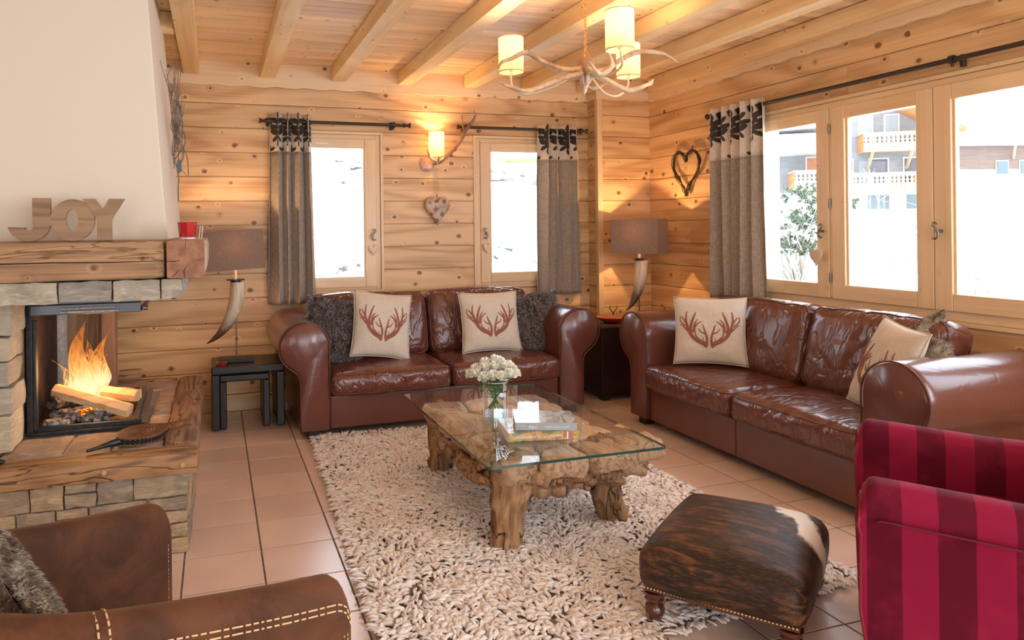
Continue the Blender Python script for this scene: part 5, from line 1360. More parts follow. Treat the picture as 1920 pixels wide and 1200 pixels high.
# ================================================================== FOOTSTOOL
def cowhide():
    m, nt, bs = newmat('brindle_cowhide'); co = nd(nt, 'ShaderNodeTexCoord').outputs['Object']
    st = nd(nt, 'ShaderNodeVectorMath', {0: co, 1: (6, 30, 30)}, operation='MULTIPLY').outputs[0]
    a = tnoise(nt, st, 1, 5, .65, .7); bnz = tnoise(nt, co, 3.2, 2, .5); hair = tnoise(nt, nd(nt, 'ShaderNodeVectorMath', {0: co, 1: (40, 420, 420)}, operation='MULTIPLY').outputs[0], 1, 2, .5)
    c = mixc(nt, mrange(nt, a, .47, .66), (.018, .010, .008), (.20, .075, .024)); c = mixc(nt, mth(nt, 'MULTIPLY', mrange(nt, bnz, .4, .62), .55), c, (.022, .011, .009))
    c = mixc(nt, mth(nt, 'MULTIPLY', mrange(nt, hair, .45, .7), .25), c, (.22, .12, .07))
    sp = nd(nt, 'ShaderNodeSeparateXYZ', {0: co}); x, y = sp.outputs[0], sp.outputs[1]
    wob = mth(nt, 'MULTIPLY', mth(nt, 'SUBTRACT', tnoise(nt, co, 9, 4, .65), .5), .14)
    # white blaze near the far right corner
    f = mth(nt, 'SUBTRACT', .085, mth(nt, 'ABSOLUTE', mth(nt, 'ADD', mth(nt, 'SUBTRACT', mth(nt, 'ADD', mth(nt, 'MULTIPLY', x, .95), mth(nt, 'MULTIPLY', y, .50)), .245), wob)))
    f = mrange(nt, f, .03, .05); g_ = mrange(nt, mth(nt, 'ADD', y, wob), -.02, .03); f = mth(nt, 'MULTIPLY', f, g_)
    c = mixc(nt, f, c, (.90, .86, .82)); nt.links.new(c, bs.inputs['Base Color']); bs.inputs['Roughness'].default_value = .45; bs.inputs['Specular IOR Level'].default_value = .35
    bump(nt, bs, mth(nt, 'ADD', hair, a), .5, .003); return m
FSx = empty('footstool', (1.700, 2.035, 0), rad(-52), 'footstool covered in brindle cowhide on turned mahogany legs', 'footstool')
D_ = soft_box(.248, .300, .068, .045, puff=.055, front=.012, side=.012); vs, fs = cube_surface(.248, .300, .068, (26, 30, 8))
def dst(p):
    q = D_(p)
    if p.z < 0: q.z = max(q.z, -.060)
    return q + Vector((.004*nz(q.x*8, q.y*8, 2),)*3)
b = MB(); b.add([dst(p) for p in vs], fs); b.build('cushion_top', cowhide(), FSx, 180, loc=(0, 0, .196))
b = MB(); b.box(-.232, .232, -.284, .284, .120, .138); b.build('frame', plain('mahogany', (.085, .018, .010), .22, coat=.8), FSx, None, bevel=.004)
b = MB()
brs = plain('antique_brass', (.50, .36, .20), .3, .95)
for i in range(44):
    t = i/44
    for (x, y, ax) in ((-.236+.472*t, -.2965, 'y'), (-.236+.472*t, .2965, 'y')): rough_box(b, x-.0042, x+.0042, y-.003, y+.003, .134, .1425, (2, 2, 2), 0, 1, .003, i)
for i in range(54):
    t = i/54; y = -.29+.58*t
    for x in (-.2445, .2445): rough_box(b, x-.003, x+.003, y-.0042, y+.0042, .134, .1425, (2, 2, 2), 0, 1, .003, i)
b.build('nailheads', brs, FSx, 60, kind='stuff')
for x_ in (-.205, .205):
    for y_ in (-.255, .255):
        b = MB(); b.lathe([(.016, 0), (.019, .012), (.015, .018), (.022, .026), (.031, .045), (.034, .060), (.028, .074), (.021, .080), (.029, .085), (.032, .093), (.026, .100), (.034, .104), (.036, .1178)], 24, x_, y_)
        b.build('turned_leg', bpy.data.materials['mahogany'], FSx, 50)

# ================================================================== NEST OF TABLES, LAMPS
def nest(name, loc, w, d, h, t, label, rz=0, g=None):
    R = empty(name, loc, rz, label, 'side table', g)
    b = MB(); b.box(0, w, 0, d, h-t, h); b.build('table_top', M['blackleather'], R, None, bevel=.010, seg=3)
    for x in (0, w-t):
        for y in (0, d-t):
            b = MB(); b.box(x, x+t, y, y+t, .004, h-t-.0006); b.build('leg', M['blackleather'], R, None, bevel=.008, seg=3)
    for x in (0, w-t):
        b = MB(); b.box(x+.004, x+t-.004, t+.0005, d-t-.0005, .03, h-t-.001); b.build('side_panel', M['blackleather'], R, None, bevel=.003)
    b = MB()
    for x, s in ((0, 1), (w, -1)):
        b.tube([(x+s*.006, -.0015, h-.006), (x+s*(t-.004), -.0015, h-t+.004)], .0018, 4)
    b.build('mitre_seam', plain('grey_seam', (.10, .10, .11), .4), R, None); return R
nest('nest_table', (-.035, 4.93, 0), .475, .40, .425, .054, 'larger black leather nest table under the horn lamp beside the back-wall sofa')
nest('nest_table', (.018, 4.95, 0), .325, .32, .362, .045, 'smaller black leather nest table tucked under the larger one')
def horn_lamp(loc, rz, label, shx, shy, shh, zs, tilt, rzs, base, seed, pw, hornctrl, hr, ph):
    R = empty('horn_lamp', loc, rz, label, 'table lamp', 'horn table lamps')
    b = MB(); b.box(-base[0], base[0], -base[1], base[1], 0, .022); b.build('base', M['iron'], R, None, bevel=.003)
    b = MB(); b.tube([(0, .01, .022), (0, .01, ph)], .0055, 10); b.build('pole', M['steel'], R, 60)
    b = MB(); org_(b, hornctrl, hr); b.build('horn', M['horn'], R, 60)
    zt = hornctrl[0][2]
    b = MB(); b.lathe([(.034, zt), (.034, zt+.012)], 24); b.lathe([(.062, zt+.0125), (.064, zt+.016), (.062, zt+.019)], 32); b.build('collar', M['iron'], R, 50)
    b = MB(); b.lathe([(.010, zt+.019), (.010, zs+.02)], 16); b.lathe([(.016, zs+.02), (.016, zs+.07)], 16); b.build('socket', plain('cream_sleeve', (.75, .62, .45), .5), R, 50)
    b = MB(); t = .0022; hx, hy = shx/2, shy/2
    for (x0, x1, y0, y1) in ((-hx, hx, -hy, -hy+t), (-hx, hx, hy-t, hy), (-hx, -hx+t, -hy+t, hy-t), (hx-t, hx, -hy+t, hy-t)): b.box(x0, x1, y0, y1, 0, shh)
    sh = b.build('lamp_shade', M['shade_brown'], R, None, loc=(0, 0, zs), rot=(0, tilt, rzs))
    b = MB()
    for z in (.004, shh-.004):
        b.tube([(-hx+.003, 0, z-.0), (hx-.003, 0, z)], .0012, 5); b.tube([(0, -hy+.003, z), (0, hy-.003, z)], .0012, 5)
    b.build('shade_frame', M['steel'], sh, 60)
    bulb = MB(); bulb.lathe([(.001, zs+.072), (.014, zs+.075), (.024, zs+.10), (.027, zs+.125), (.018, zs+.148), (.0005, zs+.155)], 16)
    bulb.build('bulb', bulbm, R, 60); return R
def org_(b, c, r):
    P_ = spline(c, 40); R_ = lerpl(r, len(P_)); b.tube(P_, R_, 20)
bulbm = bpy.data.materials.new('lit_bulb'); bulbm.use_nodes = True; q_ = bulbm.node_tree.nodes['Principled BSDF']; q_.inputs['Emission Color'].default_value = (1, .62, .28, 1); q_.inputs['Emission Strength'].default_value = 14
horn_lamp((.132, 5.13, .4255), 0, 'horn table lamp with a taupe box shade on the black nest table', .40, .20, .270, .632, rad(-1), 0, (.115, .08), 1, 1, [(.012, 0, .545), (.012, 0, .50), (.006, 0, .43), (-.018, 0, .34), (-.062, 0, .25), (-.115, 0, .185), (-.165, 0, .145), (-.195, 0, .128)], [.050, .051, .051, .046, .036, .022, .010, .002], .55)
bpy.data.objects['horn_lamp'].rotation_euler = (0, 0, rad(-3))
for c_ in bpy.data.objects['horn_lamp'].children:
    if c_.name.startswith('lamp_shade'): c_.rotation_euler = (0, rad(-3.2), 0)
horn_lamp((3.215, 4.93, .5805), 0, 'horn table lamp with a taupe box shade in the room corner behind the sofas', .385, .21, .268, .530, 0, rad(-56), (.10, .08), 2, 1, [(.012, 0, .475), (.014, 0, .43), (.010, 0, .36), (-.004, 0, .28), (-.030, 0, .21), (-.060, 0, .15), (-.10, 0, .10), (-.13, 0, .08)], [.052, .050, .049, .044, .036, .024, .010, .002], .48)
point_light('lamp_light_left', (.134, 5.13, 1.238), 9, (1, .62, .32), .02)
point_light('lamp_light_corner', (3.216, 4.93, 1.29), 12, (1, .60, .29), .012)
SC = empty('corner_table', (2.78, 4.78, 0), 0, 'dark lacquered corner table between the two leather sofas', 'side table')
b = MB(); b.box(0, .70, 0, .46, .05, .555); b.build('cabinet', M['darkcab'], SC, None, bevel=.004)
b = MB(); b.box(-.012, .712, -.012, .472, .556, .580); b.build('table_top', plain('brown_top', (.10, .05, .025), .4), SC, None, bevel=.005)
for x_ in (.02, .62):
    for y_ in (.02, .38): b = MB(); b.box(x_, x_+.06, y_, y_+.06, 0, .049); b.build('foot', M['darkfoot'], SC, None)
o = MB(); o.lathe([(.05, 0), (.085, .012), (.125, .040), (.128, .044), (.122, .044), (.08, .018), (.0001, .012)], 32, cap=False); o = o.build('red_bowl', M['redbowl'], None, 60, loc=(2.935, 4.885, .5808)); setp(o, 'shallow red lacquered bowl on the corner table', 'bowl')
DR = empty('antler_ornament', (3.07, 5.09, .5808), 0, 'small pair of bronze antlers on a stand beside the corner lamp', 'ornament')
b = MB(); b.lathe([(.03, 0), (.03, .01), (.006, .014), (.006, .055)], 16); b.build('stand', M['rod'], DR, 50)
b = MB()
for s in (-1, 1):
    stube(b, [(0, 0, .05), (s*.018, 0, .062), (s*.032, 0, .085), (s*.026, 0, .115)], [.004, .0035, .003, .001], 14, 6); b.tube([(s*.03, 0, .078), (s*.046, 0, .095)], [.003, .001], 5); b.tube([(s*.02, 0, .064), (s*.012, 0, .088)], [.003, .001], 5)
b.build('antlers', plain('bronze', (.16, .09, .04), .4, .7), DR, 60)
o = MB(); o.lathe([(.040, 0), (.042, .012), (.038, .022), (.030, .022), (.024, .014), (.0001, .012)], 8, cap=False); o = o.build('ashtray', M['redstone'], None, 30, loc=(.035, 4.985, .4255)); setp(o, 'small faceted dark red glass dish at the foot of the horn lamp', 'dish')

# ================================================================== CHANDELIER
H_ = Vector((1.744, 3.121, 2.10)); CH = empty('antler_chandelier', tuple(H_), 0, 'antler chandelier with three lit cream drum shades hanging from a chain', 'chandelier')
def rel(p): return tuple(Vector(p)-H_)
b = MB(); b.lathe([(.0005, .050), (.02, .048), (.040, .040), (.043, .03), (.043, -.03), (.040, -.035), (.030, -.040), (.0005, -.041)], 28); b.build('hub', wood('hub_wood', (.40, .24, .12), (.2, .1, .05), 2, 0, 6, .5), CH, 50)
def antler(ctrl, rads, mat=M['antler'], burr=True, extra=()):
    b = MB(); P_ = [rel(p) for p in ctrl]; stube(b, P_, rads, 40, 10, .85)
    for c, r in extra: stube(b, [rel(p) for p in c], r, 16, 8)
    if burr: b.tube([Vector(P_[0]), Vector(P_[0]).lerp(Vector(P_[1]), .18)], [.021, .017], 10)
    o = b.build('antler', mat, CH, 60); return o
antler([(1.708, 3.10, 2.085), (1.62, 3.13, 2.092), (1.53, 3.15, 2.125), (1.446, 3.162, 2.168), (1.37, 3.158, 2.135), (1.315, 3.155, 2.112), (1.296, 3.154, 2.078)], [.017, .015, .0145, .0145, .012, .009, .003], extra=[([(1.446, 3.162, 2.172), (1.448, 3.165, 2.185)], [.009, .003])])
antler([(1.708, 3.10, 2.068), (1.62, 3.10, 2.045), (1.52, 3.09, 2.005), (1.415, 3.075, 1.965), (1.33, 3.07, 1.975), (1.259, 3.063, 1.997)], [.016, .0145, .0145, .0155, .011, .0025])
antler([(1.770, 3.085, 2.065), (1.795, 3.03, 2.03), (1.835, 2.95, 1.975), (1.88, 2.93, 1.962), (1.94, 2.90, 1.985), (1.975, 2.893, 2.012)], [.016, .0155, .016, .015, .010, .0025], M['antlerp'], extra=[([(1.94, 2.90, 1.985), (1.965, 2.90, 1.99), (1.972, 2.895, 2.005)], [.008, .006, .002])])
antler([(1.785, 3.13, 2.088), (1.87, 3.13, 2.108), (1.96, 3.13, 2.165), (2.05, 3.13, 2.202), (2.17, 3.14, 2.208), (2.245, 3.15, 2.195), (2.298, 3.158, 2.170)], [.016, .015, .016, .016, .013, .009, .0025])
antler([(1.735, 3.075, 2.080), (1.70, 2.98, 2.058), (1.70, 2.90, 2.02), (1.735, 2.87, 2.045), (1.738, 2.87, 2.08), (1.722, 2.87, 2.118)], [.016, .014, .014, .012, .010, .003], M['antlerp'], extra=[([(1.70, 2.90, 2.02), (1.665, 2.89, 2.035), (1.635, 2.89, 2.075)], [.011, .009, .003])])
antler([(1.760, 3.165, 2.10), (1.80, 3.24, 2.085), (1.86, 3.31, 2.05), (1.95, 3.36, 2.06), (2.02, 3.38, 2.10)], [.016, .014, .013, .010, .003])
b = MB()
for k in range(7):
    a = 2*PI*k/7; b.tube([rel((1.744+.030*math.cos(a), 3.121+.030*math.sin(a), 2.064)), rel((1.744+.018*math.cos(a), 3.121+.018*math.sin(a), 2.035-.012*(k % 3))), rel((1.742+.006*math.cos(a+.5), 3.12, 2.012-.018*(k % 2)))], [.012, .009, .003], 7)
stube(b, [rel((1.744, 3.121, 2.06)), rel((1.735, 3.11, 2.00)), rel((1.722, 3.10, 1.968))], [.017, .012, .002], 12, 8); b.build('antler_tip', M['antlerp'], CH, 60)
brass = plain('gilt_brass', (.75, .45, .16), .3, .9); shc = [(1.435, 3.323, 2.105), (1.715, 2.764, 2.10), (2.138, 3.364, 2.128)]
arms = [[(1.71, 3.14, 2.08), (1.60, 3.20, 2.015), (1.50, 3.28, 1.99), (1.44, 3.32, 2.03), (1.435, 3.323, 2.12)], [(1.75, 3.09, 2.06), (1.765, 2.95, 2.03), (1.745, 2.80, 2.04), (1.722, 2.766, 2.08), (1.715, 2.764, 2.12)], [(1.78, 3.15, 2.08), (1.93, 3.27, 2.02), (2.06, 3.35, 2.02), (2.13, 3.364, 2.07), (2.138, 3.364, 2.14)]]
for (x, y, z), am in zip(shc, arms):
    b = MB(); stube(b, [rel(p) for p in am], [.0055, .0055, .005], 26, 8); b.build('lamp_arm', plain('ivory_arm', (.72, .55, .36), .35) if 'ivory_arm' not in bpy.data.materials else bpy.data.materials['ivory_arm'], CH, 60)
    p = rel((x, y, z)); b = MB(); n = 36
    for r0, r1 in ((.0610, .0625),):
        b.lathe([(r0, 0), (r1, 0), (r1, .178), (r0, .178), (r0, 0)], n, 0, 0, False)
    sh = b.build('drum_shade', M['shade_cream'], CH, 60, loc=p)
    for zz in (.003, .175):
        t = MB(); t.tube([(.0628*math.cos(2*PI*k/n), .0628*math.sin(2*PI*k/n), zz) for k in range(n+1)], .0022, 6, False); t.build('shade_trim', plain('shade_rim', (.62, .42, .28), .7) if 'shade_rim' not in bpy.data.materials else bpy.data.materials['shade_rim'], sh, 60)
    t = MB(); t.lathe([(.011, .01), (.012, .06), (.0005, .062)], 12); t.build('candle_socket', bpy.data.materials['cream_sleeve'], sh, 60)
    t = MB(); t.lathe([(.006, .063), (.016, .085), (.014, .105), (.0005, .125)], 12); t.build('bulb', bulbm, sh, 60)
    point_light('chandelier_light', (x, y, z+.142), 5, (1, .68, .38), .016)
b = MB()
for k in range(26):
    z = .062+.0165*k; r1, r2 = (.0068, .0) if k % 2 else (.0, .0068)
    b.tube([(r1*math.cos(a), r2*math.cos(a), z+.0125*math.sin(a)) for a in [2*PI*i/12 for i in range(13)]], .0019, 5, False)
b.build('chain', brass, CH, 60)
for dy in (-.7, .7):
    b = MB(); b.tube([(.019*math.cos(a)*math.cos(dy), .019*math.cos(a)*math.sin(dy), .058+.021*math.sin(a)) for a in [2*PI*i/20 for i in range(21)]], .0018, 6, False); b.build('chain_ring', brass, CH, 60)
b = MB(); b.lathe([(.002, .455), (.03, .455), (.045, .4645)], 24); b.build('ceiling_rose', brass, CH, 50)

# ================================================================== WALL SCONCE AND HEARTS
Q = Vector((1.665, YN, 1.84)); SK = empty('antler_sconce', tuple(Q), 0, 'antler wall lamp with one lit cream shade between the two small windows', 'wall lamp')
def rq(x, z, d): return (x-Q.x, -d, z-Q.z)
b = MB(); prof = [(.0005, .001), (.055, .001), (.058, .006), (.052, .016), (.03, .020), (.0005, .021)]
b.lathe(prof, 28); dk = b.build('wall_disc', plain('antler_disc', (.55, .30, .20), .5, col2=(.75, .5, .38), nscale=40), SK, 50, loc=(-.045, 0, .0), rot=(PI/2, 0, 0))
b = MB(); stube(b, [rq(1.68, 1.845, .02), rq(1.70, 1.85, .07), rq(1.745, 1.885, .085), rq(1.83, 1.965, .09), rq(1.885, 2.04, .09), rq(1.915, 2.11, .10), rq(1.965, 2.17, .12), rq(1.985, 2.225, .15), rq(1.965, 2.255, .16)], [.013, .016, .0155, .0155, .016, .017, .013, .009, .003], 48, 10)
stube(b, [rq(1.912, 2.10, .10), rq(1.885, 2.15, .12), rq(1.872, 2.20, .14), rq(1.876, 2.225, .15)], [.012, .010, .007, .0025], 16, 8)
b.build('antler', plain('dark_antler', (.19, .085, .04), .45, col2=(.40, .24, .13), nscale=9, bmp=.25, bscale=60), SK, 60)
b = MB(); stube(b, [rq(1.69, 1.85, .06), rq(1.65, 1.862, .10), rq(1.612, 1.885, .12), rq(1.595, 1.925, .13), rq(1.588, 1.955, .13)], [.014, .012, .010, .007, .002], 20, 8)
stube(b, [rq(1.695, 1.85, .07), rq(1.685, 1.872, .12), rq(1.672, 1.895, .15)], [.012, .009, .004], 12, 8); b.build('antler_tine', M['antlerp'], SK, 60)
b = MB(); stube(b, [rq(1.69, 1.845, .05), rq(1.69, 1.83, .09), rq(1.672, 1.85, .105), rq(1.671, 1.90, .105)], [.005, .005, .005], 16, 8); b.build('lamp_arm', bpy.data.materials['ivory_arm'], SK, 60)
b = MB(); b.lathe([(.0588, 0), (.0603, 0), (.0603, .188), (.0588, .188), (.0588, 0)], 36, 0, 0, False); sh = b.build('drum_shade', M['shade_cream'], SK, 60, loc=rq(1.671, 1.898, .105))
t = MB(); t.lathe([(.011, .0), (.012, .06), (.0005, .062)], 12); t.build('candle_socket', bpy.data.materials['cream_sleeve'], sh, 60)
t = MB(); t.lathe([(.006, .063), (.016, .085), (.014, .105), (.0005, .125)], 12); t.build('bulb', bulbm, sh, 60)
point_light('sconce_light', (1.671, YN-.105, 2.040), 7, (1, .63, .33), .016)
def heart_outline(n=48):
    out = []
    for i in range(n):
        t = 2*PI*i/n; x = 16*math.sin(t)**3; z = 13*math.cos(t)-5*math.cos(2*t)-2*math.cos(3*t)-math.cos(4*t); out.append((x/16, z/16))
    return out
def heart_mesh(b, w, h, t, off=(0, 0, 0)):
    o = heart_outline(); n = len(o); vs = []; rings = [(1.0, 0), (.97, .55), (.82, .88), (.5, 1.0), (.18, 1.03)]
    zc = -.05
    for side in (-1, 1):
        for s, d in rings: vs += [(off[0]+x*s*w/2, off[1]+side*d*t/2, off[2]+((z-zc)*s+zc)*h/1.85) for x, z in o]
    m = len(rings); fs = []
    for sd in (0, 1):
        B = sd*m*n
        fs += [(B+r*n+k, B+r*n+(k+1) % n, B+(r+1)*n+(k+1) % n, B+(r+1)*n+k) for r in range(m-1) for k in range(n)] + [tuple(B+(m-1)*n+k for k in range(n))]
    b.add(vs, fs)
def weld(me):
    bm = bmesh.new(); bm.from_mesh(me); bmesh.ops.remove_doubles(bm, verts=bm.verts, dist=.0004); bmesh.ops.recalc_face_normals(bm, faces=bm.faces); bm.to_mesh(me); bm.free(); me.shade_smooth()
HW = empty('hanging_heart', (1.695, YN-.04, 1.485), 0, 'wooden heart painted with dark red flowers hanging from the antler wall lamp', 'heart')
b = MB(); heart_mesh(b, .205, .235, .045); me = b.mesh('heart_body', 180); weld(me); obj('heart_body', me, plain('painted_heart', (.66, .54, .42), .6, col2=(.44, .30, .20), nscale=16), HW)
b = MB()
for fx_, fz_, s_ in ((-.068, .045, .8), (-.02, .055, .85), (.048, .055, 1.1), (-.025, -.005, 1.1), (.028, -.045, 1.1), (-.055, -.045, .8), (-.008, -.095, .9)):
    for k in range(8):
        a = 2*PI*k/8+.2; c = Vector((fx_, -.0245+.004*(abs(fx_)/.07)**2, fz_)); r0, r1 = .004*s_, .018*s_
        p0 = c+Vector((math.cos(a)*r0, 0, math.sin(a)*r0)); p1 = c+Vector((math.cos(a)*r1, .0005, math.sin(a)*r1)); b.tube([p0, (p0+p1)/2, p1], [.0008, .0030*s_, .001], 5)
b.build('flower_print', plain('dark_red_paint', (.19, .03, .025), .6), HW, 60)
b = MB(); b.tube([(-.003, .0, .09), (-.002, -.03, .22), (-.002, -.045, .345)], .0012, 5); b.tube([(-.004, 0, .085), (-.004, -.01, .115)], [.008, .006], 8); b.build('string', plain('twine', (.45, .36, .27), .8), HW, 60)
def small_heart(loc, rz, w, h, t, col, label, strl):
    R = empty('window_heart', loc, rz, label, 'heart'); b = MB(); heart_mesh(b, w, h, t); me = b.mesh('heart_body', 180); weld(me); obj('heart_body', me, col, R)
    b = MB(); b.tube([(0, 0, h*.30), (0, -.004, strl)], .001, 5); b.build('string', bpy.data.materials['twine'], R, 60); return R
wh = plain('pale_wood_heart', (.80, .62, .44), .5); fh = plain('felt_heart', (.66, .50, .38), .85)
small_heart((1.172, YN-.036, 1.168), 0, .068, .085, .016, wh, 'small pale wooden heart on the handle of the left small window', .10)
small_heart((2.118, YN-.036, 1.163), 0, .068, .085, .016, wh, 'small pale wooden heart on the handle of the window right of the wall lamp', .10)
small_heart((XE-.045, 3.490, 1.128), -PI/2, .098, .108, .02, fh, 'beige fabric heart hanging from the handle of the wide window', .155)
# woven twig heart on the east wall
TWH = empty('twig_heart', (XE-.028, 4.765, 1.765), -PI/2, 'dark twig heart wreath hanging on the panelling left of the wide window curtain', 'wreath')
rt = random.Random(31); b = MB(); o = [(x*.165, z*.185*(1.0 if z > 0 else 1.06)+.01) for x, z in heart_outline(60)]
for s in range(17):
    ph = rt.uniform(0, 60); rr_ = rt.uniform(.004, .017); tw = rt.uniform(2, 5); pts = []
    st = int(rt.uniform(0, 60)); ln = int(rt.uniform(22, 60))
    for i in range(ln):
        x, z = o[(st+i) % 60]; a = ph+i*tw*.12; pts.append((x+rr_*math.cos(a), -.004+rr_*.8*math.sin(a), z+rr_*math.cos(a*1.3)))
    b.tube(pts, rt.uniform(.0018, .0035), 5)
for s in range(46):
    i = rt.randrange(60); x, z = o[i]; a = rt.uniform(0, 2*PI); l = rt.uniform(.015, .05); b.tube([(x, -.006, z), (x+l*math.cos(a), -.006+rt.uniform(-.012, .01), z+l*math.sin(a))], [.0015, .0007], 4)
b.build('twigs', plain('dark_twig', (.045, .022, .013), .7, col2=(.10, .055, .03), nscale=60), TWH, 60, kind='stuff')

# ================================================================== BUILDINGS AND PLANTS OUTSIDE
pw = wood('porch_wood', (.85, .78, .68), (.66, .55, .45), 2, .3, 4, .3, .6, (.5,.4,.3), .05)
o = MB(); rough_box(o, 5.08, 5.30, 4.86, 5.0, -.5, 3.4, (2, 2, 12), .002, 3, .01, 2); o = o.build('porch_post', pw, None, 50); setp(o, 'pale timber porch post outside the left pane of the wide window', 'post')
whitew = plain('white_render', (.62, .62, .61), .8); greyw = wood('grey_boarding', (.28, .27, .26), (.21, .20, .20), 0, 0, 5, .4, .8); orw = plain('orange_larch', (.62, .27, .09), .6); palew = plain('pale_larch', (.50, .37, .21), .6)
shut = plain('grey_shutter', (.12, .15, .155), .6); brn = plain('brown_blind', (.10, .075, .08), .5); roofm = plain('roof_snow', (.92, .93, .95), .8); soff = plain('soffit_larch', (.55, .22, .07), .6); barnw = wood('barn_boards', (.19, .125, .095), (.13, .085, .065), 0, 0, 5, .4, .8)
def balcony(R, x0, x1, y0, y1, z0, hgt, front, sidem):
    b = MB(); b.box(x0, x1, y0, y1, z0-.12, z0); b.build('balcony_floor', palew, R, None)
    for (a0, a1, isx, c) in ((x0, x1, True, y0), (y0, y1, False, x0), (y0, y1, False, x1)):
        n = max(2, int((a1-a0)/.24)); m = front if isx else sidem
        for i in range(n):
            p = a0+(a1-a0)*(i+.5)/n; w = (a1-a0)/n*.5-.012
            pl_ = [(-w, 0), (w, 0), (w, hgt*.38), (w*.35, hgt*.46), (w, hgt*.55), (w*.30, hgt*.68), (w, hgt*.80), (w, hgt*.93), (-w, hgt*.93), (-w, hgt*.80), (-w*.30, hgt*.68), (-w, hgt*.55), (-w*.35, hgt*.46), (-w, hgt*.38)]
            key = (isx, round(w, 3), m.name)
            if key not in _bal:
                q = MB(); q.prism(pl_, -.02, .02, 'xz'); _bal[key] = q.mesh('baluster_board')
            o = obj('baluster_board', _bal[key], m, R, (p, c, z0) if isx else (c, p, z0), (0, 0, 0 if isx else PI/2))
        b = MB()
        if isx: b.box(a0-.05, a1+.05, c-.06, c+.06, z0+hgt*.93, z0+hgt)
        else: b.box(c-.06, c+.06, a0+.06, a1, z0+hgt*.93, z0+hgt)
        b.build('handrail', front, R, None)
_bal = {}
def win(R, x0, x1, z0, z1, y, mat, frame=whitew, nm='window'):
    b = MB(); b.box(x0-.09, x1+.09, y-.06, y, z0-.09, z1+.09); f = b.build(nm, frame, R, None)
    b = MB(); b.box(x0, x1, y-.10, y-.061, z0, z1); b.build('pane', mat, f, None); return f
# large chalet: local x along the facade, y into the building
gz = 2.25; CA = empty('chalet', (40.0, 37.1, gz), rad(-35), 'large chalet with carved larch balconies seen through the wide window', 'building')
def cb(nm, mat, *bx): b = MB(); b.box(*bx); return b.build(nm, mat, CA, None)
shutp = plain('pale_shutter', (.30, .32, .32), .6)
cb('ground_floor_wall', whitew, -9, 5.2, 0, 4.5, -3, 1.28); cb('upper_wall', greyw, -9, 5.2, .05, 4.5, 1.28, 8.6); cb('side_wing', whitew, -9, -1.2, -2.4, 0, 3.75, 5.0)
balcony(CA, .74, 4.05, -1.5, 0, 3.85, 1.10, palew, orw); balcony(CA, -.6, 3.72, -1.6, 0, 1.28, 1.10, palew, orw); balcony(CA, -3.45, -1.2, -2.4, 0, 1.50, 1.12, whitew, orw)
for x in (1.3, 3.5):
    b = MB(); b.tube([(x, -1.3, 3.75), (x, -.02, 2.7)], .10, 4); b.build('balcony_brace', palew, CA, 20)
for x0_, x1_ in ((1.44, 2.44), (3.42, 4.34), (-.3, .4)): win(CA, x0_, x1_, 1.45, 3.35, .05, brn)
for x0_ in (.85, 2.35): 
    win(CA, x0_, x0_+.32, 4.3, 6.2, .05, shutp); win(CA, x0_+.40, x0_+.72, 4.3, 6.2, .05, shutp)
for x0_ in (1.28, 1.95, 3.5): win(CA, x0_, x0_+.55, .08, 1.0, 0, shut)
win(CA, -2.3, -1.5, 1.6, 3.6, .05, plain('orange_door', (.42, .16, .07), .6))
b = MB(); b.add([(-10, -2.8, 4.9), (-1.0, -2.8, 5.45), (-1, -2.8, 5.7), (-10, -2.8, 5.15), (-10, 0, 4.9), (-1.0, 0, 5.45), (-1, 0, 5.7), (-10, 0, 5.15)], [(0,1,2,3), (7,6,5,4), (0,4,5,1), (3,2,6,7), (0,3,7,4), (1,5,6,2)]); b.build('lower_roof', roofm, CA, None)
b = MB(); b.add([(1.5, -3.0, 7.6), (6.0, -3.0, 4.9), (6.0, 4.6, 4.9), (1.5, 4.6, 7.6), (1.5, -3.0, 7.45), (6.0, -3.0, 4.75), (6.0, 4.6, 4.75), (1.5, 4.6, 7.45)], [(0,1,2,3), (7,6,5,4), (0,4,5,1), (1,5,6,2), (2,6,7,3), (3,7,4,0)]); b.build('roof', roofm, CA, None)
b = MB(); b.add([(1.5, -2.95, 7.40), (5.9, -2.95, 4.76), (5.9, 0, 4.76), (1.5, 0, 7.40), (1.5, -2.95, 7.3), (5.9, -2.95, 4.66), (5.9, 0, 4.66), (1.5, 0, 7.3)], [(0,1,2,3), (7,6,5,4), (0,4,5,1), (1,5,6,2), (2,6,7,3), (3,7,4,0)]); b.build('soffit', soff, CA, None)
BA = empty('barn', (50.2, 38.4, 2.6), rad(-16), 'brown boarded barn with two small windows seen through the right-hand pane', 'building')
b = MB(); b.box(-1.0, 14, 0, 8, -2, 2.65); b.build('lower_wall', whitew, BA, None)
b = MB(); b.box(-1.0, 14, -.05, 8, 2.65, 4.35); b.build('boarded_wall', barnw, BA, None)
b = MB(); b.box(-1.5, 15, -.9, 9, 4.35, 4.62); b.build('roof', roofm, BA, None)
for x_ in (4.09, 5.83): win(BA, x_, x_+.78, 2.3, 3.2, -.05, shut, palew)
b = MB(); b.tube([(4.9, -.8, 4.3), (5.3, -.1, 3.4)], .08, 4); b.build('roof_brace', palew, BA, 20)
SH = empty('snowy_roof', (45.4, 31.2, 1.7), rad(-28), 'low snow-covered shed roof at the lower right of the wide window', 'building')
b = MB(); b.prism([(-.5, 0), (3.2, 1.9), (7.5, 1.9), (7.5, -1), (-.5, -1)], 0, 5, 'xz'); b.build('snow_roof', roofm, SH, None)
b = MB(); b.prism([(.2, -.6), (3.2, 1.0), (7.5, 1.0), (7.5, -.6)], -.06, 0, 'xz'); b.build('gable_wall', plain('gable_grey', (.45, .47, .47), .8), SH, None)  # gable wall in one even grey
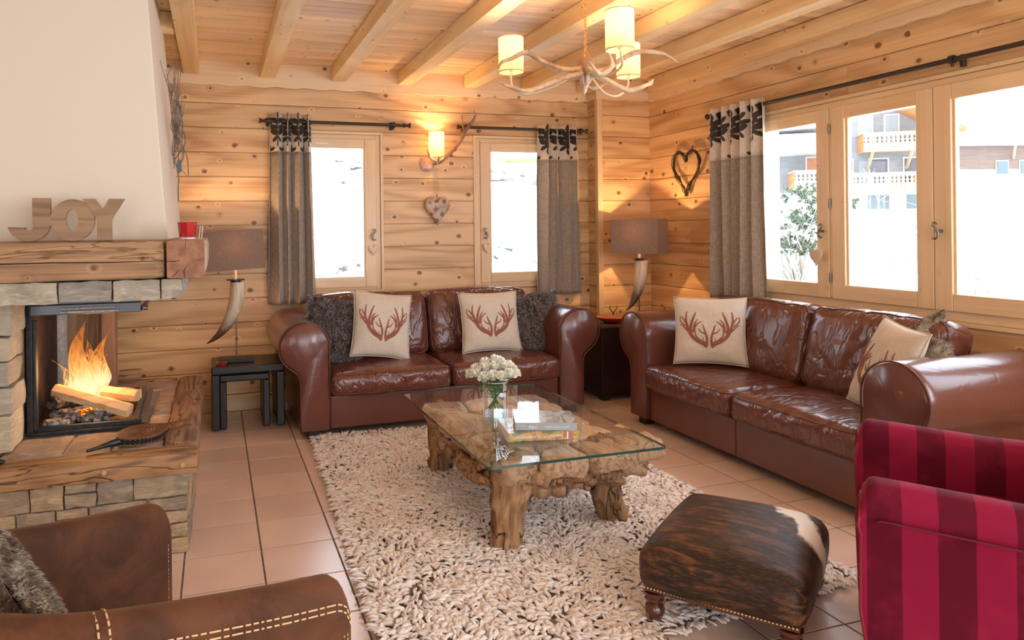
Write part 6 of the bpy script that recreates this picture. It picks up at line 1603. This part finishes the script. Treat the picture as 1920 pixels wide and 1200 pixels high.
# balcony house uphill, seen through the right small window
HB = empty('hillside_house', (6.2, 15.2, 1.4), rad(-17), 'white house with a decorated balcony on the slope outside the right small window', 'building')
b = MB(); b.box(-2.5, 4, 1.3, 6, -1.5, 4.5); b.build('wall', whitew, HB, None)
b = MB(); b.box(-2.2, 3.5, 0, 1.29, .50, .62); b.build('balcony_floor', whitew, HB, None)
for i in range(26):
    x = -2.1+i*.20; k2 = ('hb', 0)
    if k2 not in _bal:
        q = MB(); q.prism([(-.085, 0), (.085, 0), (.085, .35), (.05, .42), (.085, .5), (.085, .66), (.055, .72), (.085, .78), (.085, 1.0), (-.085, 1.0), (-.085, .78), (-.055, .72), (-.085, .66), (-.085, .5), (-.05, .42), (-.085, .35)], -.015, .015, 'xz'); _bal[k2] = q.mesh('baluster_board')
    obj('baluster_board', _bal[k2], palew, HB, (x, .02, .45+.03*i*0))
b = MB(); b.box(-2.25, 3.4, -.03, .08, 1.455, 1.52); b.build('handrail', orw, HB, None)
for x_ in (-1.0, .3): win(HB, x_, x_+.1, 1.5, 3.0, 1.3, brn)
rk = MB(); rr = random.Random(8)
for i in range(14):
    r = rr.uniform(.08, .20); x = 5.6+i*.09+rr.uniform(-.1, .1); y = 14.0-i*.06+rr.uniform(-.2, .2); z = gh(x, y)+.12; rough_box(rk, x-r, x+r, y-r*.6, y+r*.6, z-r*.5, z+r*.6, (3, 3, 3), r*.35, 6, r*.3, i)
rk = rk.build('rocks', plain('rock', (.36, .35, .27), .9, col2=(.18, .17, .13), nscale=6), None, 60); setp(rk, 'low heap of grey rocks on the snow outside the right small window', 'rocks', kind='stuff')
def shrub(loc, h, n, col, label, green=False, seed=0):
    R = empty('bare_shrub' if not green else 'evergreen_shrub', loc, 0, label, 'shrub'); r = random.Random(seed); b = MB(); l = MB()
    for i in range(n):
        a = r.uniform(0, 2*PI); s = r.uniform(.1, .8); p = Vector((0, 0, 0)); d = Vector((math.cos(a)*s, math.sin(a)*s, 1)).normalized(); pts = [p]
        for k in range(4): d = (d+Vector((r.uniform(-.35, .35), r.uniform(-.35, .35), r.uniform(-.1, .2)))).normalized(); pts.append(pts[-1]+d*h/4)
        b.tube(pts, [h*.012, h*.009, h*.006, h*.004, h*.002], 4, False)
        for k in (2, 3, 4):
            for j in range(3):
                e = pts[k]+Vector((r.uniform(-1, 1), r.uniform(-1, 1), r.uniform(0, 1)))*h*.14; b.tube([pts[k], e], [h*.004, h*.0015], 3, False)
                if green:
                    for q in range(5):
                        c = pts[k].lerp(e, r.random()); u = Vector((r.uniform(-1, 1), r.uniform(-1, 1), r.uniform(-1, 1)))*h*.03; v = Vector((r.uniform(-1, 1), r.uniform(-1, 1), r.uniform(-1, 1)))*h*.02; l.add([c-u, c+v, c+u, c-v], [(0, 1, 2, 3)])
    b.build('branches', col, R, 60, kind='stuff')
    if green: l.build('leaves', plain('evergreen_leaf', (.05, .085, .04), .6), R, None, kind='stuff')
tw_ = plain('pale_twigs', (.34, .29, .23), .8)
shrub((11.8, 12.2, gh(11.8, 12.2)), 2.2, 34, tw_, 'leafy pale-twigged shrub outside the left pane of the wide window', True, 1)
shrub((17.5, 14.6, gh(17.5, 14.6)), 2.6, 9, tw_, 'thin bare shrub in front of the chalet ground floor', False, 2)
shrub((12.0, 8.6, gh(12, 8.6)), 1.35, 26, tw_, 'low tangled bare shrub near the lower right of the middle pane', False, 3)
